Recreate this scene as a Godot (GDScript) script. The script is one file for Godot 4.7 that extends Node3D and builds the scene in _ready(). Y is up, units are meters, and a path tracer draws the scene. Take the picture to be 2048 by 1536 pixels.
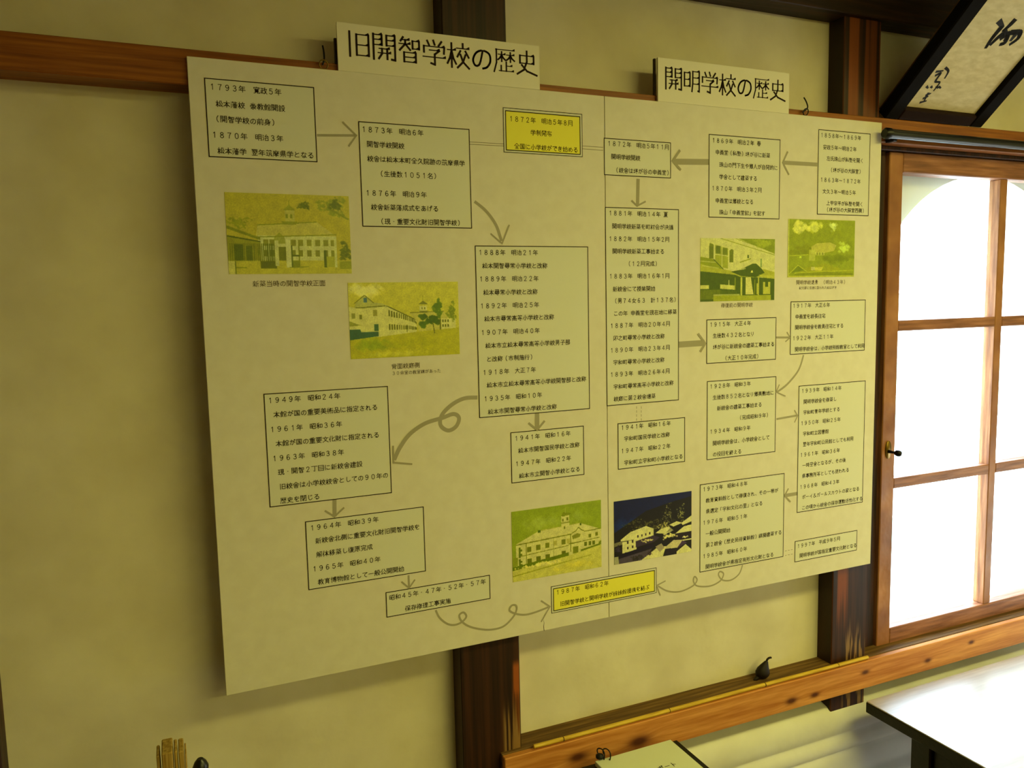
extends Node3D
# A plastered room with dark posts and rails: a school history board hangs from the upper rail beside a bright window.
# World: y up, metres; the plaster face of the back wall is z = 0, the board's lower corner by the long plain wall is x = 0, y = 1.

const BOARD_Y := 1.0
const BOARD_Z := 0.062
const BOARD_W := 1.460
const BOARD_H := 1.030
const PITCH := 11.0
const SKY_ENERGY := 18.0
const LAMP_ROWS := [
	[Vector3(1.75, 2.36, 1.25), 2.8, "hanging tube lamp with white reflector over the history board"],
	[Vector3(1.60, 2.45, 3.2), 4.2, "hanging tube lamp with white reflector over the middle of the room"],
	[Vector3(1.60, 2.45, 5.2), 4.2, "hanging tube lamp with white reflector by the far wall"],
]
const LAMP_LEN := 1.9
const LAMP_COLOR := Color(1.0, 0.965, 0.53)
const WALL_COLOR := Color(0.90, 0.87, 0.77)
const BOARD_COLOR := Color(0.90, 0.88, 0.80)
const SHEET_COLOR := Color(0.875, 0.875, 0.785)

var M := {}
var used := {}
var rng := RandomNumberGenerator.new()


func _ready():
	rng.seed = 4711
	setup_view()
	make_materials()
	build_room()
	build_window()
	build_outside()
	build_board()
	build_calligraphy()
	build_desk()
	build_small_things()


func setup_view():
	var cam := Camera3D.new()
	cam.name = "camera"
	cam.position = Vector3(-0.0489, 1.6435, 1.405)
	cam.rotation_degrees = Vector3(-5.943, -23.3864, -1.2452)
	cam.fov = 52.098
	cam.near = 0.02
	cam.far = 200.0
	add_child(cam)
	cam.current = true
	var env := Environment.new()
	env.tonemap_mode = Environment.TONE_MAPPER_LINEAR
	env.tonemap_exposure = 1.0
	env.background_mode = Environment.BG_SKY
	var sky := Sky.new()
	var sm := ProceduralSkyMaterial.new()
	sm.sky_top_color = Color(0.80, 0.90, 1.0)
	sm.sky_horizon_color = Color(0.95, 0.98, 1.0)
	sm.ground_bottom_color = Color(0.75, 0.78, 0.76)
	sm.ground_horizon_color = Color(0.92, 0.95, 0.95)
	sm.sun_angle_max = 0.0
	sky.sky_material = sm
	env.sky = sky
	env.background_energy_multiplier = SKY_ENERGY
	env.sdfgi_enabled = true
	env.ssao_enabled = true
	env.ssil_enabled = true
	var we := WorldEnvironment.new()
	we.name = "environment"
	we.environment = env
	add_child(we)
	# the light of the three rows of tube lamps that hang across the room (their bodies are built in build_room)
	for row in LAMP_ROWS:
		var al := AreaLight3D.new()
		al.name = "lamp_light"
		al.area_size = Vector2(LAMP_LEN, 0.26)
		al.area_normalize_energy = true
		al.light_color = LAMP_COLOR
		al.light_energy = row[1]
		al.area_range = 14.0
		al.area_attenuation = 2.0
		al.shadow_enabled = true
		add_child(al, true)
		al.position = row[0] - Vector3(0, 0.012, 0)
		al.rotation_degrees = Vector3(-90, 0, 0)


# ---------------------------------------------------------------- helpers

func numbered(called: String) -> String:
	if not used.has(called):
		used[called] = 0
		return called
	used[called] += 1
	return "%s_%03d" % [called, used[called]]


func thing(called: String, label: String, category: String, at := Vector3.ZERO, group := "") -> Node3D:
	var o := Node3D.new()
	o.name = numbered(called)
	add_child(o)
	o.position = at
	tag(o, label, category, group)
	return o


func tag(o: Node, label: String, category := "", group := "", kind := ""):
	if label: o.set_meta("label", label)
	if category: o.set_meta("category", category)
	if group: o.set_meta("group", group)
	if kind: o.set_meta("kind", kind)


func put(called: String, mesh: Mesh, mat: Material, parent: Node3D = null, at := Vector3.ZERO) -> MeshInstance3D:
	var o := MeshInstance3D.new()
	o.mesh = mesh
	o.material_override = mat
	if parent == null:
		o.name = numbered(called)
		add_child(o)
	else:
		o.name = called
		parent.add_child(o, true)
	o.position = at
	return o


func setting(called: String, mesh: Mesh, mat: Material, label := "") -> MeshInstance3D:
	var o := put(called, mesh, mat)
	tag(o, label, "", "", "structure")
	return o


func new_st() -> SurfaceTool:
	var st := SurfaceTool.new()
	st.begin(Mesh.PRIMITIVE_TRIANGLES)
	st.set_smooth_group(-1)
	return st


func done(st: SurfaceTool, smooth := false) -> ArrayMesh:
	st.generate_normals()
	return st.commit()


func quad(st: SurfaceTool, a: Vector3, b: Vector3, c: Vector3, d: Vector3, uv := Rect2(0, 0, 1, 1)):
	# a b c d run anticlockwise as seen from the front; written clockwise for the engine
	var ua := Vector2(uv.position.x, uv.end.y)
	var ub := Vector2(uv.end.x, uv.end.y)
	var uc := Vector2(uv.end.x, uv.position.y)
	var ud := Vector2(uv.position.x, uv.position.y)
	for k in [[a, ua], [c, uc], [b, ub], [a, ua], [d, ud], [c, uc]]:
		st.set_uv(k[1])
		st.add_vertex(k[0])


func add_box(st: SurfaceTool, lo: Vector3, hi: Vector3, bevel := 0.0):
	# a box with chamfered edges; the +z face carries the whole texture
	var e := bevel
	var x0 := lo.x; var x1 := hi.x; var y0 := lo.y; var y1 := hi.y; var z0 := lo.z; var z1 := hi.z
	var V := func(x, y, z): return Vector3(x, y, z)
	quad(st, V.call(x0 + e, y0 + e, z1), V.call(x1 - e, y0 + e, z1), V.call(x1 - e, y1 - e, z1), V.call(x0 + e, y1 - e, z1))
	quad(st, V.call(x1 - e, y0 + e, z0), V.call(x0 + e, y0 + e, z0), V.call(x0 + e, y1 - e, z0), V.call(x1 - e, y1 - e, z0))
	quad(st, V.call(x1, y0 + e, z1 - e), V.call(x1, y0 + e, z0 + e), V.call(x1, y1 - e, z0 + e), V.call(x1, y1 - e, z1 - e), Rect2(0.9, 0, 0.1, 1))
	quad(st, V.call(x0, y0 + e, z0 + e), V.call(x0, y0 + e, z1 - e), V.call(x0, y1 - e, z1 - e), V.call(x0, y1 - e, z0 + e), Rect2(0, 0, 0.1, 1))
	quad(st, V.call(x0 + e, y1, z1 - e), V.call(x1 - e, y1, z1 - e), V.call(x1 - e, y1, z0 + e), V.call(x0 + e, y1, z0 + e), Rect2(0, 0, 1, 0.1))
	quad(st, V.call(x0 + e, y0, z0 + e), V.call(x1 - e, y0, z0 + e), V.call(x1 - e, y0, z1 - e), V.call(x0 + e, y0, z1 - e), Rect2(0, 0.9, 1, 0.1))
	if e <= 0.0:
		return
	for sx in [-1, 1]:
		for sy in [-1, 1]:
			for sz in [-1, 1]:
				var cx: float = x1 if sx > 0 else x0
				var cy: float = y1 if sy > 0 else y0
				var cz: float = z1 if sz > 0 else z0
				tri_out(st, Vector3(cx, cy - sy * e, cz - sz * e), Vector3(cx - sx * e, cy, cz - sz * e), Vector3(cx - sx * e, cy - sy * e, cz), Vector3(sx, sy, sz))
	for s in [-1, 1]:
		for t in [-1, 1]:
			var yy: float = y1 if s > 0 else y0
			var zz: float = z1 if t > 0 else z0
			quad_out(st, Vector3(x0 + e, yy, zz - t * e), Vector3(x1 - e, yy, zz - t * e), Vector3(x1 - e, yy - s * e, zz), Vector3(x0 + e, yy - s * e, zz), Vector3(0, s, t))
			var xx: float = x1 if s > 0 else x0
			quad_out(st, Vector3(xx, y0 + e, zz - t * e), Vector3(xx, y1 - e, zz - t * e), Vector3(xx - s * e, y1 - e, zz), Vector3(xx - s * e, y0 + e, zz), Vector3(s, 0, t))
			var y2: float = y1 if t > 0 else y0
			quad_out(st, Vector3(xx, y2 - t * e, z0 + e), Vector3(xx, y2 - t * e, z1 - e), Vector3(xx - s * e, y2, z1 - e), Vector3(xx - s * e, y2, z0 + e), Vector3(s, t, 0))


func tri_out(st: SurfaceTool, a: Vector3, b: Vector3, c: Vector3, out: Vector3):
	var n := (b - a).cross(c - a)
	var l := [a, c, b] if n.dot(out) > 0.0 else [a, b, c]
	for p in l:
		st.set_uv(Vector2(0.5, 0.02))
		st.add_vertex(p)


func quad_out(st: SurfaceTool, a: Vector3, b: Vector3, c: Vector3, d: Vector3, out: Vector3):
	tri_out(st, a, b, c, out)
	tri_out(st, a, c, d, out)


func box(lo: Vector3, hi: Vector3, bevel := 0.0) -> ArrayMesh:
	var st := new_st()
	add_box(st, lo, hi, bevel)
	return done(st)


func spline(p: Array, steps := 5, closed := false) -> Array:
	var out := []
	var n := p.size()
	for i in n - 1:
		var a = p[maxi(i - 1, 0)]
		var b = p[i]
		var c = p[i + 1]
		var d = p[mini(i + 2, n - 1)]
		for k in steps:
			var t := float(k) / steps
			out.append(0.5 * (2.0 * b + (c - a) * t + (2.0 * a - 5.0 * b + 4.0 * c - d) * t * t + (3.0 * b - a - 3.0 * c + d) * t * t * t))
	out.append(p[n - 1])
	return out


func tube(path: Array, radii, sides := 10, capped := true) -> ArrayMesh:
	var st := SurfaceTool.new()
	st.begin(Mesh.PRIMITIVE_TRIANGLES)
	st.set_smooth_group(0)
	var rings := []
	var up := Vector3.UP
	for i in path.size():
		var dir: Vector3 = (path[mini(i + 1, path.size() - 1)] - path[maxi(i - 1, 0)]).normalized()
		if absf(dir.dot(up)) > 0.95:
			up = Vector3.RIGHT if absf(dir.x) < 0.9 else Vector3.BACK
		var sx := dir.cross(up).normalized()
		up = sx.cross(dir).normalized()
		var r: float = radii[i] if radii is Array else radii
		var ring := []
		for k in sides:
			var a := TAU * k / sides
			ring.append(path[i] + (sx * cos(a) + up * sin(a)) * r)
		rings.append(ring)
	for i in rings.size() - 1:
		for k in sides:
			var a: Vector3 = rings[i][k]
			var b: Vector3 = rings[i][(k + 1) % sides]
			var c: Vector3 = rings[i + 1][(k + 1) % sides]
			var d: Vector3 = rings[i + 1][k]
			var mid: Vector3 = (path[i] + path[i + 1]) / 2.0
			quad_out(st, a, b, c, d, (a + c) / 2.0 - mid)
	if capped:
		st.set_smooth_group(-1)
		for e in [0, rings.size() - 1]:
			var dir: Vector3 = path[0] - path[1] if e == 0 else path[e] - path[e - 1]
			for k in sides:
				tri_out(st, path[e], rings[e][k], rings[e][(k + 1) % sides], dir)
	st.generate_normals()
	return st.commit()


func lathe(profile: Array, sides := 20) -> ArrayMesh:
	# profile of Vector2(radius, height), bottom to top
	var path := []
	var radii := []
	for p in profile:
		path.append(Vector3(0, p.y, 0))
		radii.append(maxf(p.x, 0.0002))
	return tube(path, radii, sides)


func extrude_x(profile: Array, x0: float, x1: float) -> ArrayMesh:
	# an open profile of Vector2(z, y) swept along x, facing +z where the profile runs downwards
	var st := SurfaceTool.new()
	st.begin(Mesh.PRIMITIVE_TRIANGLES)
	st.set_smooth_group(0)
	for i in profile.size() - 1:
		var a: Vector2 = profile[i]
		var b: Vector2 = profile[i + 1]
		quad(st, Vector3(x0, b.y, b.x), Vector3(x1, b.y, b.x), Vector3(x1, a.y, a.x), Vector3(x0, a.y, a.x))
	st.generate_normals()
	return st.commit()


# ---------------------------------------------------------------- lettering: strokes of each character on a ten-unit square

var parsed := {}

func glyph(c: String) -> Array:
	if parsed.has(c):
		return parsed[c]
	var out := []
	for piece in GLYPHS[c].split("/"):
		var s: String = piece
		var at := s.find(":")
		if at > 0:
			var f := s.substr(at + 1).split_floats(" ")
			for stroke in glyph(s.substr(0, at)):
				var moved := []
				for p in stroke:
					moved.append(Vector2(f[0] + p.x * f[2] / 10.0, f[1] + p.y * f[3] / 10.0))
				out.append(moved)
		else:
			var curved := s.begins_with("~")
			var f := s.trim_prefix("~").split_floats(" ")
			var pts := []
			for i in f.size() / 2:
				pts.append(Vector2(f[2 * i], f[2 * i + 1]))
			out.append(spline(pts, 4) if curved else pts)
	parsed[c] = out
	return out


func stroke(st: SurfaceTool, pts: Array, w0: float, z: float, w1 := -1.0):
	# a flat ribbon along points in the plane z, w0 wide at its start and w1 at its end
	var n := pts.size()
	for i in n - 1:
		var a: Vector2 = pts[i]
		var b: Vector2 = pts[i + 1]
		var d := (b - a).normalized()
		if d == Vector2.ZERO:
			continue
		var wa := w0 if w1 < 0.0 else lerpf(w0, w1, float(i) / (n - 1))
		var wb := w0 if w1 < 0.0 else lerpf(w0, w1, float(i + 1) / (n - 1))
		var s := Vector2(-d.y, d.x)
		a -= d * wa * 0.42
		b += d * wb * 0.42
		quad(st, v3(a - s * wa / 2, z), v3(b - s * wb / 2, z), v3(b + s * wb / 2, z), v3(a + s * wa / 2, z))


func ribbon(st: SurfaceTool, pts: Array, w: float, z: float):
	# a flat band along a curve, rising a hair along its length so that it may cross itself
	var n := pts.size()
	var lft := []
	var rgt := []
	for i in n:
		var d: Vector2 = (pts[mini(i + 1, n - 1)] - pts[maxi(i - 1, 0)]).normalized()
		var s := Vector2(-d.y, d.x) * w / 2.0
		var zz := z + 0.0003 * i / n
		lft.append(v3(pts[i] - s, zz))
		rgt.append(v3(pts[i] + s, zz))
	for i in n - 1:
		quad(st, lft[i], lft[i + 1], rgt[i + 1], rgt[i])


func v3(p: Vector2, z: float) -> Vector3:
	return Vector3(p.x, p.y, z)


func write_line(st: SurfaceTool, text: String, x: float, y: float, pitch: float, z: float, weight := 0.09, serif := false, fill := 0.88):
	# x: left edge of the first character, y: middle of the line
	var cell := pitch * fill
	for c in text:
		if c == " ":
			x += pitch * 0.6
			continue
		if c == "　":
			x += pitch
			continue
		var strokes := glyph(c)
		var w := pitch * weight
		if strokes.size() > 11:
			w *= 0.84
		for s in strokes:
			var pts := []
			for p in s:
				pts.append(Vector2(x + (pitch - cell) / 2 + p.x / 10.0 * cell, y + cell / 2 - p.y / 10.0 * cell))
			if not serif:
				stroke(st, pts, w, z)
				continue
			for i in pts.size() - 1:
				var d: Vector2 = pts[i + 1] - pts[i]
				var flat := absf(d.y) < absf(d.x) * 0.12
				stroke(st, [pts[i], pts[i + 1]], w * (0.62 if flat else 1.12), z)
				if flat and absf(d.x) > cell * 0.28:
					var e: Vector2 = pts[i + 1] if d.x > 0 else pts[i]
					stroke(st, [e + Vector2(-w * 1.3, w * 0.1), e + Vector2(-w * 0.1, w * 0.75)], w * 0.8, z)
		x += pitch


# ---------------------------------------------------------------- materials

func plain(c: Color, rough := 0.8, spec := 0.4) -> StandardMaterial3D:
	var m := StandardMaterial3D.new()
	m.albedo_color = c
	m.roughness = rough
	m.metallic_specular = spec
	return m


func noise_tex(seed_value: int, freq: float, lo: Color, hi: Color, mid := Color(0, 0, 0, 0), size := 512) -> NoiseTexture2D:
	var f := FastNoiseLite.new()
	f.seed = seed_value
	f.noise_type = FastNoiseLite.TYPE_SIMPLEX
	f.frequency = freq
	f.fractal_octaves = 4
	var t := NoiseTexture2D.new()
	t.width = size
	t.height = size
	t.seamless = true
	t.noise = f
	var g := Gradient.new()
	g.set_color(0, lo)
	g.set_color(1, hi)
	if mid.a > 0.0:
		g.add_point(0.5, mid)
	t.color_ramp = g
	return t


func bump_tex(seed_value: int, freq: float, strength: float) -> NoiseTexture2D:
	var t := noise_tex(seed_value, freq, Color.BLACK, Color.WHITE)
	t.as_normal_map = true
	t.bump_strength = strength
	return t


func grained(dark: Color, light: Color, mid: Color, scale: Vector3, seed_value: int, rough := 0.65) -> StandardMaterial3D:
	# wood whose grain runs along the axis with the smallest scale
	var m := plain(Color.WHITE, rough)
	m.albedo_texture = noise_tex(seed_value, 0.012, dark, light, mid)
	m.uv1_triplanar = true
	m.uv1_world_triplanar = true
	m.uv1_scale = scale
	m.normal_enabled = true
	m.normal_texture = bump_tex(seed_value + 1, 0.02, 3.0)
	m.normal_scale = 0.35
	return m


func plaster(c: Color, seed_value: int) -> StandardMaterial3D:
	var m := plain(c, 0.92, 0.2)
	m.albedo_texture = noise_tex(seed_value, 0.01, Color(0.93, 0.92, 0.90), Color(1, 1, 1))
	m.uv1_triplanar = true
	m.uv1_world_triplanar = true
	m.uv1_scale = Vector3.ONE * 0.9
	m.normal_enabled = true
	m.normal_texture = bump_tex(seed_value + 7, 0.06, 1.5)
	m.normal_scale = 0.12
	return m


func pictured(img: Image, rough := 0.7, spec := 0.4) -> StandardMaterial3D:
	var m := plain(Color.WHITE, rough, spec)
	m.albedo_texture = ImageTexture.create_from_image(img)
	return m


func wood_image(w: int, h: int, along_x: bool, dark: Color, light: Color, seed_value: int, knots := []) -> Image:
	# straight grain with rings bent round each knot; knots as [u, v, radius] in picture widths and heights
	var f := FastNoiseLite.new()
	f.seed = seed_value
	f.frequency = 0.02
	f.fractal_octaves = 3
	var img := Image.create(w, h, false, Image.FORMAT_RGB8)
	for y in h:
		for x in w:
			var a := float(x) if along_x else float(y)
			var b := float(y) if along_x else float(x)
			var knot := 0.0
			for k in knots:
				var dx: float = x - k[0] * w
				var dy: float = y - k[1] * h
				var r: float = k[2] * h
				var q := (dx * dx * 0.5 + dy * dy) / (r * r)
				knot = maxf(knot, exp(-q * 1.6))
				b += (signf(dy) if along_x else signf(dx)) * r * 0.8 * exp(-q * 0.35)
			var t := 0.5 + 0.55 * f.get_noise_2d(a * 0.16, b * 2.6) + 0.25 * f.get_noise_2d(a * 0.9 + 300.0, b * 9.0)
			var c := dark.lerp(light, clampf(t, 0.0, 1.0))
			c = c.lerp(Color(dark.r * 0.45, dark.g * 0.35, dark.b * 0.35), clampf(knot * 1.1, 0.0, 0.9))
			img.set_pixel(x, y, c)
	return img


func make_materials():
	M.wall = plaster(WALL_COLOR, 11)
	M.wall2 = plaster(WALL_COLOR, 23)
	M.shade_band_dado = plaster(Color(0.93, 0.93, 0.90), 31)
	M.outer = plaster(Color(0.90, 0.91, 0.88), 37)
	M.floor = grained(Color(0.20, 0.12, 0.07), Color(0.42, 0.28, 0.17), Color(0.32, 0.20, 0.12), Vector3(0.5, 6, 6), 41, 0.4)
	M.ceiling = grained(Color(0.45, 0.34, 0.2), Color(0.66, 0.54, 0.36), Color(0.56, 0.44, 0.28), Vector3(0.4, 5, 5), 43)
	M.dark_wood = grained(Color(0.10, 0.045, 0.02), Color(0.34, 0.17, 0.07), Color(0.19, 0.085, 0.035), Vector3(9, 0.5, 9), 51, 0.55)
	M.beam = grained(Color(0.11, 0.06, 0.03), Color(0.26, 0.15, 0.07), Color(0.17, 0.095, 0.045), Vector3(0.4, 8, 8), 53, 0.6)
	M.nageshi = grained(Color(0.46, 0.24, 0.06), Color(0.66, 0.40, 0.12), Color(0.56, 0.32, 0.09), Vector3(0.5, 14, 14), 57, 0.5)
	M.sill = grained(Color(0.30, 0.20, 0.09), Color(0.52, 0.39, 0.20), Color(0.40, 0.29, 0.14), Vector3(0.6, 12, 12), 61, 0.7)
	M.sash = grained(Color(0.48, 0.29, 0.16), Color(0.72, 0.50, 0.31), Color(0.60, 0.39, 0.22), Vector3(0.8, 0.8, 9), 67, 0.5)
	M.sash_rail = grained(Color(0.44, 0.27, 0.18), Color(0.68, 0.46, 0.32), Color(0.56, 0.36, 0.24), Vector3(0.7, 10, 10), 71, 0.5)
	M.glass = StandardMaterial3D.new()
	M.glass.albedo_color = Color(0.95, 1.0, 0.98, 0.06)
	M.glass.transparency = BaseMaterial3D.TRANSPARENCY_ALPHA
	M.glass.roughness = 0.02
	M.iron = plain(Color(0.055, 0.05, 0.045), 0.45, 0.5)
	M.iron.metallic = 0.6
	M.brass = plain(Color(0.50, 0.40, 0.16), 0.35, 0.5)
	M.brass.metallic = 0.9
	M.rod_metal = plain(Color(0.07, 0.075, 0.10), 0.33, 0.42)
	M.bamboo = grained(Color(0.72, 0.56, 0.14), Color(0.90, 0.76, 0.28), Color(0.82, 0.67, 0.20), Vector3(1.5, 30, 30), 73, 0.45)
	# printing
	M.board = plain(BOARD_COLOR, 0.85, 0.25)
	M.board.albedo_texture = noise_tex(81, 0.02, Color(0.97, 0.965, 0.955), Color(1, 1, 1))
	M.board.uv1_triplanar = true
	M.board.uv1_world_triplanar = true
	M.board.uv1_scale = Vector3.ONE * 2.2
	M.edge = plain(Color(0.80, 0.76, 0.62), 0.9)
	M.sheet = plain(SHEET_COLOR, 0.85, 0.25)
	M.yellow = plain(Color(0.95, 0.92, 0.33), 0.8, 0.3)
	M.title = plain(Color(0.92, 0.90, 0.80), 0.85, 0.25)
	M.ink = plain(Color(0.15, 0.085, 0.075), 0.75, 0.3)
	M.fine_ink = plain(Color(0.27, 0.18, 0.13), 0.75, 0.3)
	M.ruby = plain(Color(0.60, 0.52, 0.36), 0.8, 0.3)
	M.chalk = plain(Color(0.655, 0.63, 0.53), 0.9, 0.2)
	M.pencil = plain(Color(0.50, 0.46, 0.36), 0.9, 0.2)


# ---------------------------------------------------------------- the room

func post_image(kind: int) -> Image:
	# dark stained timber; worn to bare orange wood and pale streaks where the stain has rubbed off
	var w := 96
	var h := 1536
	var f := FastNoiseLite.new()
	f.seed = 300 + kind
	f.frequency = 0.02
	f.fractal_octaves = 3
	var img := Image.create(w, h, false, Image.FORMAT_RGB8)
	for y in h:
		var wy := 3.0 * (1.0 - float(y) / h)          # metres above the floor
		for x in w:
			var u := float(x) / w
			var g := f.get_noise_2d(x * 2.2, y * 0.10)
			var fine := f.get_noise_2d(x * 9.0, y * 0.35 + 900.0)
			var c := Color(0.135, 0.065, 0.03).lerp(Color(0.25, 0.13, 0.06), clampf(0.5 + g + 0.5 * fine, 0.0, 1.0))
			var worn := 0.0
			var pale := 0.0
			if kind == 1:
				worn = smoothstep(0.84, 0.92, u + 0.05 * g) * smoothstep(0.86, 0.90, wy + 0.03 * fine) * (1.0 - smoothstep(0.945, 0.965, wy))
				pale = smoothstep(0.66, 0.74, u) * smoothstep(0.05, 0.25, f.get_noise_2d(x * 5.5, y * 0.16 + 400.0) + 0.22) * (1.0 - smoothstep(0.80 + 0.07 * fine, 0.90, wy))
				worn = maxf(worn, smoothstep(0.86, 0.95, u) * smoothstep(0.0, 0.3, g + 0.1) * 0.55 * (1.0 - smoothstep(0.88, 0.93, wy)))
			else:
				worn = 0.72 * smoothstep(0.10, 0.13, u) * (1.0 - smoothstep(0.36, 0.46, u + 0.12 * g)) * smoothstep(0.84, 0.95, wy + 0.06 * fine)
				worn = maxf(worn, 0.5 * smoothstep(0.45, 0.62, 1.0 - absf(u - 0.75) + 0.35 * g - 0.25) * smoothstep(1.7, 2.0, wy))
				pale = (1.0 - smoothstep(0.80, 0.87, wy + 0.05 * fine)) * smoothstep(-0.05, 0.2, f.get_noise_2d(x * 4.0, y * 0.5 + 77.0)) * smoothstep(0.25, 0.4, u)
			c = c.lerp(Color(0.62, 0.32, 0.11), clampf(worn, 0.0, 1.0))
			c = c.lerp(Color(0.60, 0.47, 0.27), clampf(pale, 0.0, 0.85))
			img.set_pixel(x, y, c)
	return img


func build_room():
	var st := new_st()
	add_box(st, Vector3(-2.6, -0.1, -0.24), Vector3(1.47, 3.0, 0))
	add_box(st, Vector3(2.415, -0.1, -0.24), Vector3(3.3, 3.0, 0))
	add_box(st, Vector3(1.47, 2.0, -0.24), Vector3(2.415, 3.0, 0))
	add_box(st, Vector3(1.47, -0.1, -0.24), Vector3(2.415, 0.735, 0))
	setting("wall_back", done(st), M.wall, "cream plaster wall behind the history board")
	setting("wall_left", box(Vector3(-2.72, -0.1, -0.2), Vector3(-2.6, 3.0, 6.9)), M.wall2)
	# low window added in the unseen end wall to light under the desk
	st = new_st()
	add_box(st, Vector3(3.3, -0.1, -0.2), Vector3(3.42, 3.0, 0.12))
	add_box(st, Vector3(3.3, -0.1, 1.30), Vector3(3.42, 3.0, 6.9))
	add_box(st, Vector3(3.3, -0.1, 0.12), Vector3(3.42, 0.08, 1.30))
	add_box(st, Vector3(3.3, 0.86, 0.12), Vector3(3.42, 3.0, 1.30))
	setting("wall_right", done(st), M.wall2)
	var lw := Node3D.new()
	lw.name = "added_window_2"
	add_child(lw)
	tag(lw, "added low window in the unseen end wall to light under the desk", "", "", "structure")
	for q in [[0.08, 0.12, 0.12, 1.30], [0.82, 0.86, 0.12, 1.30], [0.12, 0.82, 0.12, 0.16], [0.12, 0.82, 1.26, 1.30], [0.12, 0.82, 0.70, 0.72]]:
		put("frame_bar", box(Vector3(3.34, q[0], q[2]), Vector3(3.38, q[1], q[3]), 0.002), M.sash, lw)
	for q in [[0.16, 0.70], [0.72, 1.26]]:
		put("pane", box(Vector3(3.359, 0.12, q[0]), Vector3(3.362, 0.82, q[1])), M.glass, lw)
	setting("wall_front", box(Vector3(-2.72, -0.1, 6.9), Vector3(3.42, 3.0, 7.02)), M.wall2)
	setting("floor", box(Vector3(-2.72, -0.12, -0.2), Vector3(3.42, 0.0, 7.02)), M.floor)
	setting("ceiling", box(Vector3(-2.72, 2.95, -0.24), Vector3(3.42, 3.08, 7.02)), M.ceiling)
	# posts
	setting("trim_1", box(Vector3(0.42, 0, -0.06), Vector3(0.543, 2.95, 0.045), 0.002), pictured(post_image(1), 0.5), "dark stained wooden post behind the history board")
	setting("trim_2", box(Vector3(1.359, 0, -0.06), Vector3(1.470, 2.95, 0.045), 0.002), pictured(post_image(2), 0.5), "worn orange brown wooden post beside the window")
	setting("trim_3", box(Vector3(2.415, 0, -0.06), Vector3(2.525, 2.95, 0.045), 0.002), M.dark_wood)
	setting("trim_4", box(Vector3(-0.445, 0, -0.06), Vector3(-0.326, 2.95, 0.045), 0.002), M.dark_wood)
	# upper rail, beam under the ceiling, sill board and pine batten, low wall shaped into bands of shade
	setting("trim_5", box(Vector3(-2.6, 1.989, -0.002), Vector3(3.3, 2.043, 0.055), 0.0015), M.nageshi, "orange brown horizontal rail that the board hangs from")
	setting("trim_6", box(Vector3(-2.6, 2.256, -0.01), Vector3(3.3, 2.42, 0.06), 0.002), M.beam, "dark horizontal beam above the window")
	setting("trim_7", box(Vector3(0.497, 0.70, -0.02), Vector3(3.3, 0.761, 0.053), 0.001), M.sill, "old brown sill board below the plaster panel")
	var knots := []
	for k in [[1.4449, 0.7335, 0.10], [1.6598, 0.7178, 0.10], [1.2141, 0.7129, 0.14], [1.2852, 0.7113, 0.11], [0.8007, 0.7189, 0.22], [0.6543, 0.7228, 0.17], [1.82, 0.735, 0.09], [2.2, 0.72, 0.1]]:
		knots.append([(k[0] - 0.497) / 2.4, (0.760 - k[1]) / 0.069, k[2]])
	setting("trim_8", box(Vector3(0.497, 0.691, 0.0535), Vector3(2.897, 0.760, 0.068), 0.0015), pictured(wood_image(1536, 64, true, Color(0.68, 0.40, 0.15), Color(0.90, 0.64, 0.34), 5, knots), 0.55), "knotty orange pine batten along the sill")
	var prof := [Vector2(0.0005, 0.70), Vector2(0.0005, 0.662), Vector2(0.012, 0.655), Vector2(0.034, 0.649), Vector2(0.046, 0.640), Vector2(0.053, 0.622), Vector2(0.0545, 0.602), Vector2(0.052, 0.584), Vector2(0.046, 0.575), Vector2(0.054, 0.567), Vector2(0.058, 0.553), Vector2(0.056, 0.541), Vector2(0.051, 0.536), Vector2(0.058, 0.529), Vector2(0.062, 0.515), Vector2(0.062, 0.485), Vector2(0.066, 0.476), Vector2(0.082, 0.470), Vector2(0.088, 0.460), Vector2(0.088, 0.02), Vector2(0.088, 0.0)]  # rolls and grooves stand in for soft shade bands under the sill
	var shade_band_dado := extrude_x(prof, -2.6, 3.3)
	setting("trim_9", shade_band_dado, M.shade_band_dado, "white low wall with soft shade bands shaped as mouldings")
	for row in LAMP_ROWS:
		build_lamp(row[0], row[2])


func build_lamp(at: Vector3, label: String):
	var t := thing("tube_lamp", label, "lamp", at, "tube lamps hanging in rows")
	var white := plain(Color(0.9, 0.9, 0.86), 0.4)
	var h := LAMP_LEN / 2.0
	put("housing", box(Vector3(-h - 0.03, 0.03, -0.05), Vector3(h + 0.03, 0.08, 0.05), 0.004), white, t)
	var st := new_st()
	for s in [-1, 1]:
		quad_out(st, Vector3(-h, 0.03, s * 0.05), Vector3(h, 0.03, s * 0.05), Vector3(h, 0.012, s * 0.15), Vector3(-h, 0.012, s * 0.15), Vector3(0, 1, s * 0.3))
		quad_out(st, Vector3(-h, 0.026, s * 0.05), Vector3(h, 0.026, s * 0.05), Vector3(h, 0.008, s * 0.15), Vector3(-h, 0.008, s * 0.15), Vector3(0, -1, -s * 0.3))
	put("reflector", done(st), white, t)
	var glow := plain(Color(0.95, 0.92, 0.75), 0.5)
	glow.emission_enabled = true
	glow.emission = LAMP_COLOR
	glow.emission_energy_multiplier = 1.5
	for z in [-0.07, 0.07]:
		put("light_tube", tube([Vector3(-h + 0.02, 0.006, z), Vector3(h - 0.02, 0.006, z)], 0.013, 12), glow, t)
	for x in [-0.4, 0.4]:
		put("hanger", tube([Vector3(x, 0.08, 0), Vector3(x, 2.95 - at.y, 0)], 0.006, 8), white, t)


# ---------------------------------------------------------------- window and what lies outside

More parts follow.
